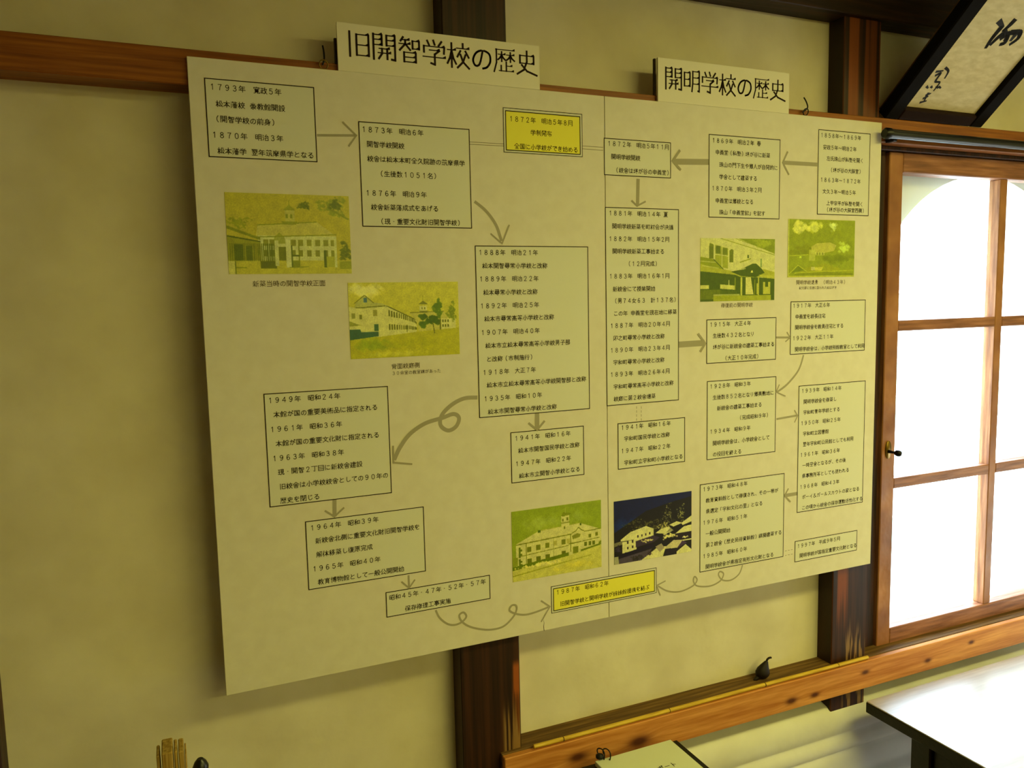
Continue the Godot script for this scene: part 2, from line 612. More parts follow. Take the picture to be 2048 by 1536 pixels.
func build_window():
	var w := Node3D.new()
	w.name = "window_1"
	add_child(w)
	tag(w, "wooden sash window with square panes and a brass handle plate", "", "", "structure")
	var x0 := 1.535
	var x1 := 2.352
	var zf := 0.021
	var zb := -0.018
	# fixed surround
	put("jamb", box(Vector3(1.470, 0.75, -0.03), Vector3(1.532, 1.99, 0.012), 0.001), M.dark_wood, w)
	put("jamb", box(Vector3(2.354, 0.75, -0.03), Vector3(2.415, 1.99, 0.012), 0.001), M.dark_wood, w)
	put("head", box(Vector3(1.470, 1.979, -0.03), Vector3(2.415, 1.9885, 0.03), 0.001), M.dark_wood, w)
	put("sill", box(Vector3(1.470, 0.732, -0.034), Vector3(2.415, 0.756, 0.05), 0.001), M.sash_rail, w)
	put("outer_ledge", box(Vector3(1.4705, 0.70, -0.30), Vector3(2.4145, 0.742, -0.036), 0.004), M.outer, w)
	# sash
	put("stile", box(Vector3(x0, 0.757, zb), Vector3(x0 + 0.0445, 1.978, zf), 0.002), M.sash, w)
	put("stile", box(Vector3(x1 - 0.0445, 0.757, zb), Vector3(x1, 1.978, zf), 0.002), M.sash, w)
	put("top_rail", box(Vector3(x0 + 0.0445, 1.931, zb), Vector3(x1 - 0.0445, 1.978, zf), 0.002), M.sash_rail, w)
	put("bottom_rail", box(Vector3(x0 + 0.0445, 0.757, zb), Vector3(x1 - 0.0445, 0.800, zf), 0.002), M.sash_rail, w)
	var xs := [x0 + 0.0445, 1.9295, 1.9565, x1 - 0.0445]
	var ys := [0.800, 1.1605, 1.1865, 1.5525, 1.5785, 1.931]
	put("muntin", box(Vector3(xs[1], ys[0], zb + 0.006), Vector3(xs[2], ys[5], zf - 0.001), 0.002), M.sash, w)
	for k in [1, 3]:
		for c in [0, 2]:
			put("muntin", box(Vector3(xs[c], ys[k], zb + 0.006), Vector3(xs[c + 1], ys[k + 1], zf - 0.001), 0.002), M.sash_rail, w)
	for r in [0, 2, 4]:
		for c in [0, 2]:
			put("pane", box(Vector3(xs[c], ys[r], -0.002), Vector3(xs[c + 1], ys[r + 1], 0.001)), M.glass, w)
	# handle plate and knob on the stile
	var plate := put("handle_plate", lathe([Vector2(0.0, -0.0015), Vector2(0.010, -0.001), Vector2(0.010, 0.001), Vector2(0.0, 0.0015)], 24), M.brass, w)
	plate.position = Vector3(1.5545, 1.262, zf + 0.0015)
	plate.rotation_degrees.x = 90
	plate.scale = Vector3(1.0, 1.0, 2.2)
	plate.set_meta("label", "oval dark metal handle plate")
	var knob := put("handle_knob", lathe([Vector2(0.0045, 0.0), Vector2(0.0032, 0.010), Vector2(0.0030, 0.018), Vector2(0.0066, 0.022), Vector2(0.0082, 0.028), Vector2(0.0070, 0.034), Vector2(0.0, 0.037)], 18), M.iron, w)
	knob.position = Vector3(1.5545, 1.258, zf + 0.002)
	knob.rotation_degrees.x = 90
	# arched head of the opening, just outside the sash
	var st := new_st()
	var cx := 1.9425
	var cy := 1.5405
	var r := 0.407
	var front := []
	var n := 32
	for i in n + 1:
		var a := PI - PI * i / n
		front.append(Vector2(cx + r * cos(a), cy + r * sin(a)))
	var zf2 := -0.036
	var zb2 := -0.235
	for i in n:
		var a: Vector2 = front[i]
		var b: Vector2 = front[i + 1]
		for z in [zf2, zb2]:
			quad_out(st, Vector3(a.x, a.y, z), Vector3(b.x, b.y, z), Vector3(b.x, 2.0, z), Vector3(a.x, 2.0, z), Vector3(0, 0, 1 if z == zf2 else -1))
		quad_out(st, Vector3(a.x, a.y, zf2), Vector3(b.x, b.y, zf2), Vector3(b.x, b.y, zb2), Vector3(a.x, a.y, zb2), Vector3(cx - a.x, cy - a.y, 0))
	add_box(st, Vector3(1.4705, 0.757, zb2), Vector3(cx - r, 2.0, zf2))
	add_box(st, Vector3(cx + r, 0.757, zb2), Vector3(2.4145, 2.0, zf2))
	put("arched_head", done(st), M.outer, w)
	# black curtain pole over the window
	var t := thing("curtain_pole", "black metal curtain pole mounted over the window", "curtain pole", Vector3(1.455, 2.0015, 0.084))
	put("pole", tube([Vector3(0, 0, 0), Vector3(1.1, 0, 0)], 0.0105, 16), M.rod_metal, t)
	put("end_cap", tube([Vector3(-0.012, 0, 0), Vector3(-0.008, 0, 0), Vector3(0.004, 0, 0)], [0.009, 0.0125, 0.0125], 16), M.rod_metal, t)
	put("end_cap", tube([Vector3(1.096, 0, 0), Vector3(1.108, 0, 0), Vector3(1.112, 0, 0)], [0.0125, 0.0125, 0.009], 16), M.rod_metal, t)
	for x in [0.03, 1.05]:
		put("bracket", box(Vector3(x - 0.006, -0.014, -0.0285), Vector3(x + 0.006, 0.010, -0.006), 0.001), M.iron, t)


func build_outside():
	var pave := plain(Color(0.82, 0.84, 0.80), 0.9)
	var g := put("ground", box(Vector3(-30, -3.3, -60), Vector3(60, -4.2, -0.24)), pave)
	tag(g, "pale sunlit ground outside the window", "", "", "structure")
	var t := thing("neighbouring_building", "bright white building seen faintly through the window panes", "building", Vector3(8.5, -4.2, -9.4))
	put("wall", box(Vector3(0, 0, -4), Vector3(9, 5.6, 0)), plain(Color(0.94, 0.96, 0.95), 0.9), t)
	put("roof", box(Vector3(-0.4, 5.6, -4.4), Vector3(9.4, 5.85, 0.4), 0.03), plain(Color(0.62, 0.68, 0.68), 0.8), t)
	var pane := plain(Color(0.55, 0.70, 0.66), 0.3)
	var white := plain(Color(0.95, 0.97, 0.96), 0.8)
	for wx in [1.0, 3.9, 6.6]:
		for wy in [0.25, 3.3]:
			var f := put("window_frame", box(Vector3(wx - 0.06, wy - 0.06, -0.02), Vector3(wx + 1.16, wy + 1.3, 0.02), 0.01), white, t)
			for i in 2:
				for j in 2:
					put("pane", box(Vector3(wx + i * 0.58, wy + j * 0.66, 0.02), Vector3(wx + i * 0.58 + 0.5, wy + j * 0.66 + 0.58, 0.035)), pane, f)


# ---------------------------------------------------------------- the history board

func mm(x: float, y: float) -> Vector2:
	return Vector2(x, y) / 1000.0


func flat(r: Array, z0: float, z1: float) -> ArrayMesh:
	return box(Vector3(r[0] / 1000.0, r[1] / 1000.0, z0), Vector3(r[2] / 1000.0, r[3] / 1000.0, z1))


func outline(st: SurfaceTool, r: Array, w: float, z: float):
	var a := mm(r[0], r[1])
	var c := mm(r[2], r[3])
	stroke(st, [a, Vector2(c.x, a.y)], w, z)
	stroke(st, [Vector2(c.x, a.y), c], w, z)
	stroke(st, [c, Vector2(a.x, c.y)], w, z)
	stroke(st, [Vector2(a.x, c.y), a], w, z)


func pairs(flat_list: Array) -> Array:
	var out := []
	for i in flat_list.size() / 2:
		out.append(mm(flat_list[2 * i], flat_list[2 * i + 1]))
	return out


func build_board():
	# the node's origin is the lower front corner of the board
	var t := thing("history_board", "large white school history board covered with Japanese text boxes and photographs", "display board", Vector3(0, BOARD_Y, BOARD_Z))
	var seam := 0.7365
	put("panel", box(Vector3(0, 0, -0.006), Vector3(seam - 0.0006, BOARD_H, 0), 0.0006), M.board, t)
	put("panel", box(Vector3(seam + 0.0006, 0, -0.006), Vector3(BOARD_W, BOARD_H, 0), 0.0006), M.board, t)
	put("backing", box(Vector3(0.004, 0.004, -0.0068), Vector3(BOARD_W - 0.004, BOARD_H - 0.004, -0.006)), M.edge, t)
	# small tear in the lower edge
	var tear := new_st()
	stroke(tear, [mm(589, 0), mm(588.5, 9), mm(589.5, 16), mm(588.2, 22)], 0.0012, 0.0002, 0.0003)
	put("tear", done(tear), M.fine_ink, t)
	# framed text boxes
	for s in SHEETS:
		var r: Array = s.rect
		var yellow: bool = s.kind == "yellow"
		var sh := put("text_box", flat(r, 0.00005, 0.00025), M.sheet, t)
		if yellow:
			sh.set_meta("label", "yellow text box with a double frame")
			put("yellow_field", flat([r[0] + 4.5, r[1] + 4.0, r[2] - 4.5, r[3] - 5.0], 0.00025, 0.0004), M.yellow, sh)
		var st := new_st()
		var ink: Material = M.ink
		if yellow:
			outline(st, r, 0.0011, 0.0005)
			outline(st, [r[0] + 4.5, r[1] + 4.0, r[2] - 4.5, r[3] - 5.0], 0.0016, 0.0005)
		else:
			outline(st, r, 0.0015, 0.0005)
		put("frame_line", done(st), ink, sh)
		var tx := new_st()
		for l in s.lines:
			write_line(tx, l[2], l[0] / 1000.0, l[1] / 1000.0, PITCH / 1000.0, 0.0005)
		put("lettering", done(tx), ink, sh)
	for c in CAPTIONS:
		var st := new_st()
		write_line(st, c[3], c[0] / 1000.0, c[1] / 1000.0, c[2] / 1000.0, 0.0002, 0.075)
		put("caption", done(st), M.ruby if c[3].begins_with("そう") else M.fine_ink, t)
	# hand drawn arrows
	for a in ARROWS:
		var st := new_st()
		var w: float = a.width / 1000.0
		var line := pairs(a.shaft)
		if a.curve:
			ribbon(st, spline(line, 6), w, 0.0001)
		else:
			stroke(st, line, w, 0.0002)
		var hd := pairs(a.head)
		var hw := maxf(w * 0.45, 0.0028)
		stroke(st, [hd[0], hd[1]], hw, 0.0005)
		stroke(st, [hd[1], hd[2]], hw, 0.0006)
		put("arrow", done(st), M.chalk, t)
	for l in LINKS:
		var st := new_st()
		stroke(st, [mm(l[0], l[1]), mm(l[2], l[3])], 0.0009, 0.0002)
		put("link_line", done(st), M.pencil, t)
	# photographs
	for k in PHOTOS:
		var r: Array = PHOTOS[k]
		var st := new_st()
		add_box(st, Vector3(r[0] / 1000.0, r[1] / 1000.0, 0.00005), Vector3(r[2] / 1000.0, r[3] / 1000.0, 0.0006))
		var ph := put("photograph", done(st), pictured(photo(k), 0.38, 0.5), t)
		ph.set_meta("label", {"gate": "faded photograph of the school front with gate and trees", "yard": "faded photograph of long school wings and a tower", "porch": "photograph of an old porch with a curved gable", "view": "faint green photograph of a building among trees", "snow": "photograph of a white school under a green sky", "village": "dark photograph of village roofs below a wooded hill"}[k])
	# title plates standing above the upper edge
	for i in 2:
		var c: Array = TITLES[i]
		var r: Array = [[232.0, 1030.0, 600.0, 1107.0], [857.0, 1030.0, 1187.0, 1113.0]][i]
		var p := put("title_plate", flat(r, -0.004, 0.001), M.title, t)
		var st := new_st()
		write_line(st, c[3], c[0] / 1000.0, c[1] / 1000.0, c[2] / 1000.0, 0.0012, 0.072, true, 0.93)
		put("lettering", done(st), M.ink, p)
		var e: Array = [[0.2285, 1.0, 1.084], [0.8535, 1.0, 1.113]][i]
		put("edge_shade_strip", box(Vector3(e[0], e[1], -0.0125), Vector3(e[0] + 0.0045, e[2], -0.0072), 0.0005), M.beam, t)  # dark strip added in place of the edge shadow beside each title plate
	# ring screws and hooks that carry the board
	hook(0.209, "dark screw hook with a brass ring beside the longer title plate", 0.0)
	hook(1.2385, "dark screw hook with a loose wire beside the shorter title plate", 1.0)


func hook(x: float, label: String, bent: float):
	var t := thing("screw_hook", label, "hook", Vector3(x, 2.033, 0.0595))
	var p := [Vector3(-0.004 * bent, 0.036, -0.0035), Vector3(0.001, 0.028, -0.002), Vector3(0.001 + 0.002 * bent, 0.016, 0.001), Vector3(-0.001 - 0.004 * bent, 0.008, 0.004), Vector3(-0.003 - 0.010 * bent, 0.003, 0.003)]
	put("shank", tube(spline(p, 4), 0.0014, 8), M.iron, t)
	var ring := []
	for i in 17:
		var a := TAU * i / 16.0
		ring.append(Vector3(-0.001 - 0.003 * bent + cos(a) * 0.0068, 0.004 + sin(a) * 0.0068, 0.003 + 0.002 * sin(a)))
	put("ring", tube(ring, 0.0011, 8), M.brass if bent == 0.0 else M.iron, t)


# ---------------------------------------------------------------- the prints on the six photographs

func tone(r: float, g: float, b: float) -> Color:
	return Color(clampf(r / 196.0, 0, 1), clampf(g / 187.0, 0, 1), clampf(b / 110.0, 0, 1))


func pg(img: Image, p: Array, c: Color, soft := 1.0):
	# fills a polygon given in hundredths of the picture
	var w := img.get_width()
	var h := img.get_height()
	var v := PackedVector2Array()
	for i in p.size() / 2:
		v.append(Vector2(p[2 * i] * w / 100.0, p[2 * i + 1] * h / 100.0))
	var y0 := h
	var y1 := 0
	for q in v:
		y0 = mini(y0, int(floor(q.y)))
		y1 = maxi(y1, int(ceil(q.y)))
	for y in range(maxi(y0, 0), mini(y1, h)):
		var xs := []
		for i in v.size():
			var a := v[i]
			var b := v[(i + 1) % v.size()]
			if (a.y <= y + 0.5) != (b.y <= y + 0.5):
				xs.append(a.x + (y + 0.5 - a.y) / (b.y - a.y) * (b.x - a.x))
		xs.sort()
		for i in xs.size() / 2:
			var l := clampi(roundi(xs[2 * i]), 0, w)
			var r := clampi(roundi(xs[2 * i + 1]), 0, w)
			if soft >= 1.0:
				img.fill_rect(Rect2i(l, y, r - l, 1), c)
			else:
				for x in range(l, r):
					img.set_pixel(x, y, img.get_pixel(x, y).lerp(c, soft))


func bar(img: Image, x0: float, y0: float, x1: float, y1: float, c: Color, soft := 1.0):
	pg(img, [x0, y0, x1, y0, x1, y1, x0, y1], c, soft)


func ln(img: Image, x0: float, y0: float, x1: float, y1: float, t: float, c: Color, soft := 1.0):
	var d := Vector2(x1 - x0, y1 - y0).normalized()
	var s := Vector2(-d.y, d.x) * t / 2.0
	pg(img, [x0 - s.x, y0 - s.y * 1.5, x1 - s.x, y1 - s.y * 1.5, x1 + s.x, y1 + s.y * 1.5, x0 + s.x, y0 + s.y * 1.5], c, soft)


func leafy(img: Image, cx: float, cy: float, rx: float, ry: float, n: int, size: float, c: Color, soft := 0.7):
	for i in n:
		var a := rng.randf() * TAU
		var q := sqrt(rng.randf()) * (0.78 + 0.28 * sin(a * 3.0 + cx) + 0.16 * sin(a * 7.0 + cy))
		var x := cx + cos(a) * rx * q
		var y := cy + sin(a) * ry * q
		var s := size * rng.randf_range(0.4, 1.0)
		pg(img, [x - s, y, x, y - s * 1.3, x + s, y + s * 0.3, x + s * 0.2, y + s * 1.2], c.lerp(Color(c.r * 1.4, c.g * 1.3, c.b), rng.randf() * 0.5), soft)


func photo(kind: String) -> Image:
	var img := Image.create(390, 260, false, Image.FORMAT_RGB8)
	if kind == "gate":
		var sky := tone(150, 138, 22)
		var lit := tone(165, 162, 62)
		var dk := tone(72, 82, 5)
		var md := tone(108, 112, 10)
		img.fill(sky)
		pg(img, [24, 39, 44, 37, 72, 34, 88, 52, 88, 56, 22, 56], tone(158, 148, 40))
		bar(img, 24, 52, 88, 83, lit)
		ln(img, 24, 39, 45, 37, 0.8, md); ln(img, 55, 36, 72, 34, 0.8, md); ln(img, 23, 54, 88, 50, 0.8, md)
		bar(img, 46.5, 20, 54, 38, tone(150, 142, 35)); pg(img, [45, 20, 50, 13, 55, 20], md, 0.7); pg(img, [43, 34, 56, 34, 55, 38, 45, 38], md, 0.8); ln(img, 50, 8, 50, 14, 0.5, md)
		for x in [47, 50.5]: bar(img, x, 25, x + 1.8, 30, md)
		pg(img, [37, 54, 41, 48, 45, 54, 46, 62, 36, 62], md, 0.6)
		for x in [28, 33, 50, 56, 63, 70, 77, 83]:
			bar(img, x, 57, x + 4, 64.5, tone(104, 104, 12), 0.85)
			bar(img, x, 70, x + 3.6, 78, tone(96, 98, 10), 0.85)
		pg(img, [0, 40, 26, 55, 26, 58, 0, 44], md); pg(img, [0, 52, 26, 59, 26, 60.5, 0, 54], dk)
		pg(img, [0, 54, 26, 60.5, 26, 83, 0, 83], tone(120, 118, 15))
		bar(img, 5, 63, 12, 84, dk, 0.9); bar(img, 14, 65, 19, 84, dk, 0.8); bar(img, 23, 70, 25, 77, md)
		leafy(img, 10, 36, 10, 8, 90, 1.6, md); leafy(img, 62, 14, 6, 5, 60, 1.6, dk)
		leafy(img, 86, 14, 13, 13, 190, 1.9, tone(100, 108, 14), 0.55); leafy(img, 88, 12, 6, 9, 80, 1.6, dk, 0.6)
		ln(img, 84, 18, 99, 30, 1.6, md); leafy(img, 95, 72, 6, 14, 120, 1.7, dk, 0.6)
		bar(img, 0, 83, 100, 100, tone(156, 146, 28))
		for i in 24: ln(img, 2 + i * 1.55, 62, 2 + i * 1.55, 84, 0.45, dk, 0.8)
		for i in 9: ln(img, 25 + i * 1.5, 62, 25 + i * 1.5, 85, 0.5, dk)
		bar(img, 25, 84, 38, 93, tone(84, 88, 6)); bar(img, 37, 58, 40, 90, lit); bar(img, 40, 66, 46, 83, tone(92, 94, 8)); bar(img, 46, 56, 50, 92, tone(172, 168, 70)); bar(img, 50, 64, 51, 92, dk)
		bar(img, 56, 62, 57, 90, md); bar(img, 51, 76, 57, 78, dk); bar(img, 51, 83, 57, 92, md); bar(img, 77, 70, 79, 92, dk); bar(img, 79, 78, 86, 91, tone(140, 138, 25)); bar(img, 86, 55, 88, 92, lit)
		bar(img, 90, 84, 100, 94, md, 0.7); bar(img, 0, 84, 5, 100, tone(168, 160, 50)); ln(img, 5.5, 84, 5.5, 100, 0.6, dk); ln(img, 48, 92, 64, 91, 0.6, md); ln(img, 6, 92, 14, 92, 0.8, md)
	elif kind == "yard":
		img.fill(tone(165, 155, 30))
		leafy(img, 16, 10, 16, 8, 60, 5.0, tone(178, 172, 66), 0.35)
		var wall := tone(174, 166, 60)
		var dk := tone(82, 84, 6)
		pg(img, [0, 31, 6, 33, 14, 16, 22, 27, 33, 30, 60, 51, 60, 70, 20, 74, 0, 74], wall)
		pg(img, [6, 27, 14, 17, 21, 26, 30, 28, 34, 32, 12, 34, 5, 33], tone(150, 146, 45))
		ln(img, 6, 33, 32, 31, 0.7, dk); ln(img, 33, 31, 60, 51, 0.9, dk); ln(img, 5, 27, 14, 16.5, 0.6, dk); ln(img, 14, 16.5, 22, 27, 0.6, dk)
		bar(img, 13, 20, 16, 26, tone(60, 90, 60)); bar(img, 9, 42, 11, 48, dk, 0.8); bar(img, 2, 40, 5, 47, dk, 0.6); bar(img, 21, 36, 24.5, 44, tone(130, 124, 30)); bar(img, 21.5, 55, 25.5, 64, tone(48, 82, 30))
		for i in 17:
			var q := i / 16.0
			var x := 34.5 + 25.0 * (1.0 - pow(1.0 - q, 1.6))
			var wd := lerpf(1.3, 0.4, q)
			bar(img, x, lerpf(37, 54, q), x + wd, lerpf(45, 57, q), dk)
			bar(img, x, lerpf(55.5, 61, q), x + wd, lerpf(63, 64, q), dk)
		pg(img, [53, 42, 62, 40, 85, 40, 97, 48, 97, 66, 62, 68, 60, 52], tone(160, 150, 40)); ln(img, 54, 41, 86, 40, 0.6, dk)
		bar(img, 63, 32, 70, 40, wall); pg(img, [62, 30, 66.5, 25, 71, 30], dk, 0.8); ln(img, 66.5, 18, 66.5, 26, 0.4, dk); bar(img, 63, 39, 70.5, 41, dk, 0.7); bar(img, 65, 34, 66, 37, dk); bar(img, 67.5, 34, 68.5, 37, dk)
		bar(img, 83, 50, 97, 65, wall)
		for x in [84, 86.5, 89]:
			bar(img, x, 51.5, x + 1.3, 55, dk); bar(img, x, 58, x + 1.3, 61.5, dk)
		pg(img, [0, 72, 26, 72, 60, 67, 100, 63, 100, 100, 0, 100], tone(150, 142, 14))
		leafy(img, 20, 82, 20, 8, 60, 5.0, tone(112, 124, 10), 0.3); leafy(img, 55, 80, 30, 10, 60, 5.0, tone(132, 130, 8), 0.3); leafy(img, 40, 95, 36, 4, 40, 4.0, tone(158, 152, 30), 0.3)
		pg(img, [0, 61, 9, 61, 10, 65, 25, 65, 25, 71, 0, 75], tone(44, 78, 34)); pg(img, [0, 50, 6, 54, 11, 56, 0, 57], tone(120, 120, 25))
		leafy(img, 66, 47, 4, 4, 70, 2.0, tone(52, 76, 0)); leafy(img, 75, 52, 8, 6, 170, 2.0, tone(48, 72, 0)); leafy(img, 80, 36, 4.5, 12, 170, 1.8, tone(66, 90, 0)); leafy(img, 93, 42, 5, 14, 150, 1.5, tone(92, 104, 6), 0.6); leafy(img, 66, 57, 4, 5, 70, 1.8, tone(56, 80, 0))
		ln(img, 75, 54, 76.5, 70, 0.9, dk); ln(img, 82, 50, 82, 65, 1.0, dk); ln(img, 51, 57, 51, 67, 0.6, dk)
	elif kind == "porch":
		var wall := tone(168, 162, 62)
		var dk := tone(56, 72, 0)
		var md := tone(112, 118, 8)
		img.fill(wall)
		pg(img, [50, 0, 100, 0, 100, 24], tone(108, 116, 12)); leafy(img, 84, 7, 16, 8, 120, 2.6, tone(120, 128, 20), 0.5)
		ln(img, 26, 0, 100, 26, 0.6, md); ln(img, 46, 0, 100, 22, 0.5, md)
		for q in [[11, 11, 17, 32], [38, 19, 43, 38]]:
			bar(img, q[0], q[1], q[2], q[3], tone(84, 92, 6)); leafy(img, (q[0] + q[2]) / 2.0, q[1], 2.4, 2.2, 30, 1.5, tone(84, 92, 6))
		pg(img, [19, 10, 36, 16, 36, 48, 19, 44], tone(128, 130, 22)); bar(img, 20, 12, 26, 24, dk, 0.7); bar(img, 29, 15, 35, 26, dk, 0.5); ln(img, 28, 12, 28, 46, 0.8, wall); ln(img, 19, 25, 36, 28, 0.8, wall)
		pg(img, [0, 29, 17, 33, 30, 49, 44, 52, 70, 44, 100, 54, 100, 60, 60, 64, 0, 52], tone(140, 138, 25))
		pg(img, [0, 29, 17, 33, 29, 49, 16, 46, 0, 40], md); ln(img, 17, 33, 30, 49, 0.9, dk); ln(img, 0, 36, 20, 38, 1.2, wall, 0.6); ln(img, 2, 43, 24, 47, 1.2, wall, 0.5)
		pg(img, [0, 52, 46, 58, 52, 61, 100, 64, 100, 100, 0, 100], dk)
		pg(img, [40, 53, 58, 47, 68, 40, 74, 40, 80, 45, 86, 55, 74, 62, 54, 60], dk); ln(img, 52, 38, 67, 32, 1.0, md); ln(img, 40, 52, 60, 48, 0.8, wall); ln(img, 58, 46, 70, 39, 0.8, wall); ln(img, 74, 39, 84, 50, 0.8, wall)
		leafy(img, 68.5, 53, 1.3, 1.8, 20, 1.0, tone(176, 170, 60)); bar(img, 62, 26, 64, 31, dk); bar(img, 80, 32, 82, 46, tone(110, 128, 40))
		pg(img, [78, 58, 100, 60, 100, 65, 84, 63], tone(150, 146, 28))
		bar(img, 0, 74, 11, 80, tone(170, 164, 52)); pg(img, [26, 73, 45, 75, 45, 82, 26, 80], tone(166, 160, 50)); bar(img, 37, 66, 38, 75, wall); bar(img, 45, 62, 46.5, 82, md)
		bar(img, 53, 62, 55.5, 96, tone(162, 158, 40)); pg(img, [60, 62, 67, 62, 69, 77, 71, 90, 60, 90], tone(170, 162, 56)); bar(img, 72, 66, 73, 95, md); bar(img, 75, 72, 77, 90, tone(150, 146, 30)); bar(img, 77, 62, 78.5, 98, tone(158, 152, 36)); bar(img, 84, 70, 94, 90, tone(150, 146, 32)); bar(img, 87, 68, 91, 78, dk)
		bar(img, 0, 81, 26, 97, tone(78, 88, 2)); bar(img, 17, 89, 52, 91, wall, 0.7); bar(img, 17, 91, 95, 100, tone(132, 132, 18)); bar(img, 0, 97, 17, 100, dk)
		for i in 26: ln(img, i * 1.9, 81 + rng.randf() * 4, i * 1.9, 96, 0.5, tone(112, 116, 6), 0.6)
		leafy(img, 30, 94, 12, 4, 60, 1.5, md, 0.6)
	elif kind == "view":
		img.fill(tone(118, 124, 12))
		leafy(img, 50, 30, 55, 32, 420, 5.0, tone(104, 112, 6), 0.22); leafy(img, 20, 14, 16, 11, 90, 4.0, tone(168, 166, 50), 0.4); leafy(img, 40, 12, 9, 9, 70, 4.0, tone(160, 162, 44), 0.4); leafy(img, 66, 12, 5, 9, 40, 3.5, tone(158, 166, 60), 0.4); leafy(img, 83, 48, 8, 9, 60, 3.5, tone(150, 162, 40), 0.4)
		leafy(img, 25, 55, 24, 9, 130, 4.0, tone(96, 102, 0), 0.35); leafy(img, 72, 68, 26, 9, 180, 4.0, tone(90, 100, 0), 0.35); leafy(img, 50, 88, 48, 9, 160, 4.0, tone(118, 120, 8), 0.35)
		pg(img, [34, 47, 42, 41, 62, 39, 72, 44, 68, 54, 52, 58, 34, 60], tone(160, 150, 40), 0.8); bar(img, 31, 52, 40, 71, tone(152, 150, 36), 0.8); bar(img, 40, 56, 54, 62, tone(166, 162, 46), 0.7)
		for x in [42, 46, 50]: bar(img, x, 57, x + 2, 61, tone(110, 112, 20))
		bar(img, 17, 63, 20, 67, tone(164, 172, 30)); ln(img, 2, 63, 30, 61, 0.8, tone(150, 152, 20)); ln(img, 2, 94, 15, 79, 0.9, tone(150, 150, 24)); ln(img, 15, 79, 28, 90, 0.9, tone(150, 150, 24)); pg(img, [15, 80, 24, 88, 6, 92], tone(92, 102, 4))
		bar(img, 34, 82, 40, 88, tone(160, 152, 50)); pg(img, [40, 83, 52, 82, 50, 89, 40, 89], tone(160, 152, 30)); ln(img, 10, 93, 60, 89, 0.8, tone(152, 150, 20)); ln(img, 60, 90, 99, 88, 0.7, tone(152, 150, 20)); pg(img, [12, 93, 60, 91, 98, 93, 98, 98, 8, 98], tone(98, 104, 2), 0.7)
		bar(img, 0, 0, 1.5, 100, tone(156, 152, 40)); bar(img, 0, 97.5, 100, 100, tone(156, 150, 30))
	elif kind == "snow":
		img.fill(tone(118, 128, 16))
		leafy(img, 40, 22, 40, 12, 60, 8.0, tone(128, 138, 34), 0.2)
		var wall := tone(172, 162, 62)
		var ol := tone(96, 98, 10)
		pg(img, [4, 47, 28, 33, 76, 30, 100, 43, 100, 84, 4, 84], wall)
		pg(img, [54, 16, 63, 15, 63, 26, 64, 36, 54, 36], wall); leafy(img, 58.5, 14, 5.5, 2.5, 40, 1.5, tone(92, 100, 8)); bar(img, 54, 25, 64, 27, ol, 0.7); bar(img, 55, 20, 57, 24, ol); bar(img, 60, 19, 62, 23, ol); bar(img, 57, 31, 58.5, 35, ol); bar(img, 58.6, 4, 59.2, 12, tone(150, 146, 40))
		bar(img, 28, 31.5, 31, 35, tone(60, 78, 0)); bar(img, 75, 29.5, 77, 33, tone(60, 78, 0)); ln(img, 31, 32, 54, 31, 0.6, tone(150, 142, 40)); ln(img, 64, 30.5, 76, 29.5, 0.6, tone(150, 142, 40))
		ln(img, 4, 48, 66, 44, 0.9, ol); ln(img, 80, 43, 99, 42, 0.8, ol); ln(img, 8, 65, 62, 60, 0.6, ol); ln(img, 66, 58, 98, 55, 0.6, ol); ln(img, 15, 48, 15, 80, 0.6, ol); ln(img, 45, 46, 45, 74, 0.5, ol); ln(img, 64.5, 44, 64.5, 70, 0.7, ol)
		for q in [[16, 53], [26, 52], [36, 51], [54, 50]]:
			bar(img, q[0], q[1], q[0] + 4.6, q[1] + 7.5, ol); bar(img, q[0], q[1] + 17, q[0] + 4.8, q[1] + 24, tone(84, 88, 6))
		for x in [45.5, 60]: bar(img, x, 50, x + 3.5, 57, tone(150, 140, 40))
		for q in [[85, 48], [93, 47]]: bar(img, q[0], q[1], q[0] + 3, q[1] + 5, ol)
		for x in [80, 85, 89.5]: bar(img, x, 59, x + 3, 64.5, tone(84, 90, 6))
		pg(img, [66, 42, 70, 38, 73, 35, 76, 38, 79, 41, 79, 43, 66, 44], wall); ln(img, 66, 43, 71, 40, 0.8, ol); ln(img, 71, 40, 73.5, 35.5, 0.8, ol); ln(img, 73.5, 35.5, 77, 40, 0.8, ol); ln(img, 77, 40, 80, 42, 0.8, ol); pg(img, [66, 47, 72, 44, 76, 46, 75, 50, 67, 52], ol, 0.8)
		bar(img, 67, 63, 73, 73, tone(100, 104, 10)); bar(img, 65, 61, 67, 75, wall); bar(img, 73, 60, 75.5, 73, wall); ln(img, 62, 58, 76, 57, 1.0, ol)
		for i in 5: bar(img, 7, 52 + i * 3, 10.5 if i % 2 else 9, 55 + i * 3, tone(78, 88, 2)); bar(img, 7, 69 + i * 2.4, 10.5 if i % 2 else 9, 71.4 + i * 2.4, tone(78, 88, 2))
		pg(img, [0, 79, 62, 70, 62, 75, 0, 84], tone(82, 94, 0)); pg(img, [76, 69, 98, 64, 98, 67, 76, 73], tone(88, 98, 4)); bar(img, 0, 66, 6, 78, tone(116, 120, 14)); leafy(img, 98.5, 64, 1.6, 4, 24, 1.2, tone(80, 92, 2))
		pg(img, [0, 84, 62, 75, 100, 66, 100, 100, 0, 100], tone(166, 156, 44)); leafy(img, 30, 81, 30, 2, 70, 2.2, tone(170, 160, 56), 0.8); ln(img, 0, 92, 60, 83, 0.9, tone(128, 126, 18)); ln(img, 60, 83, 88, 79, 0.7, tone(132, 128, 20)); leafy(img, 70, 90, 28, 5, 40, 5.0, tone(158, 148, 36), 0.3)
	else:
		var snow := tone(176, 166, 70)
		var dk := tone(24, 16, 18)
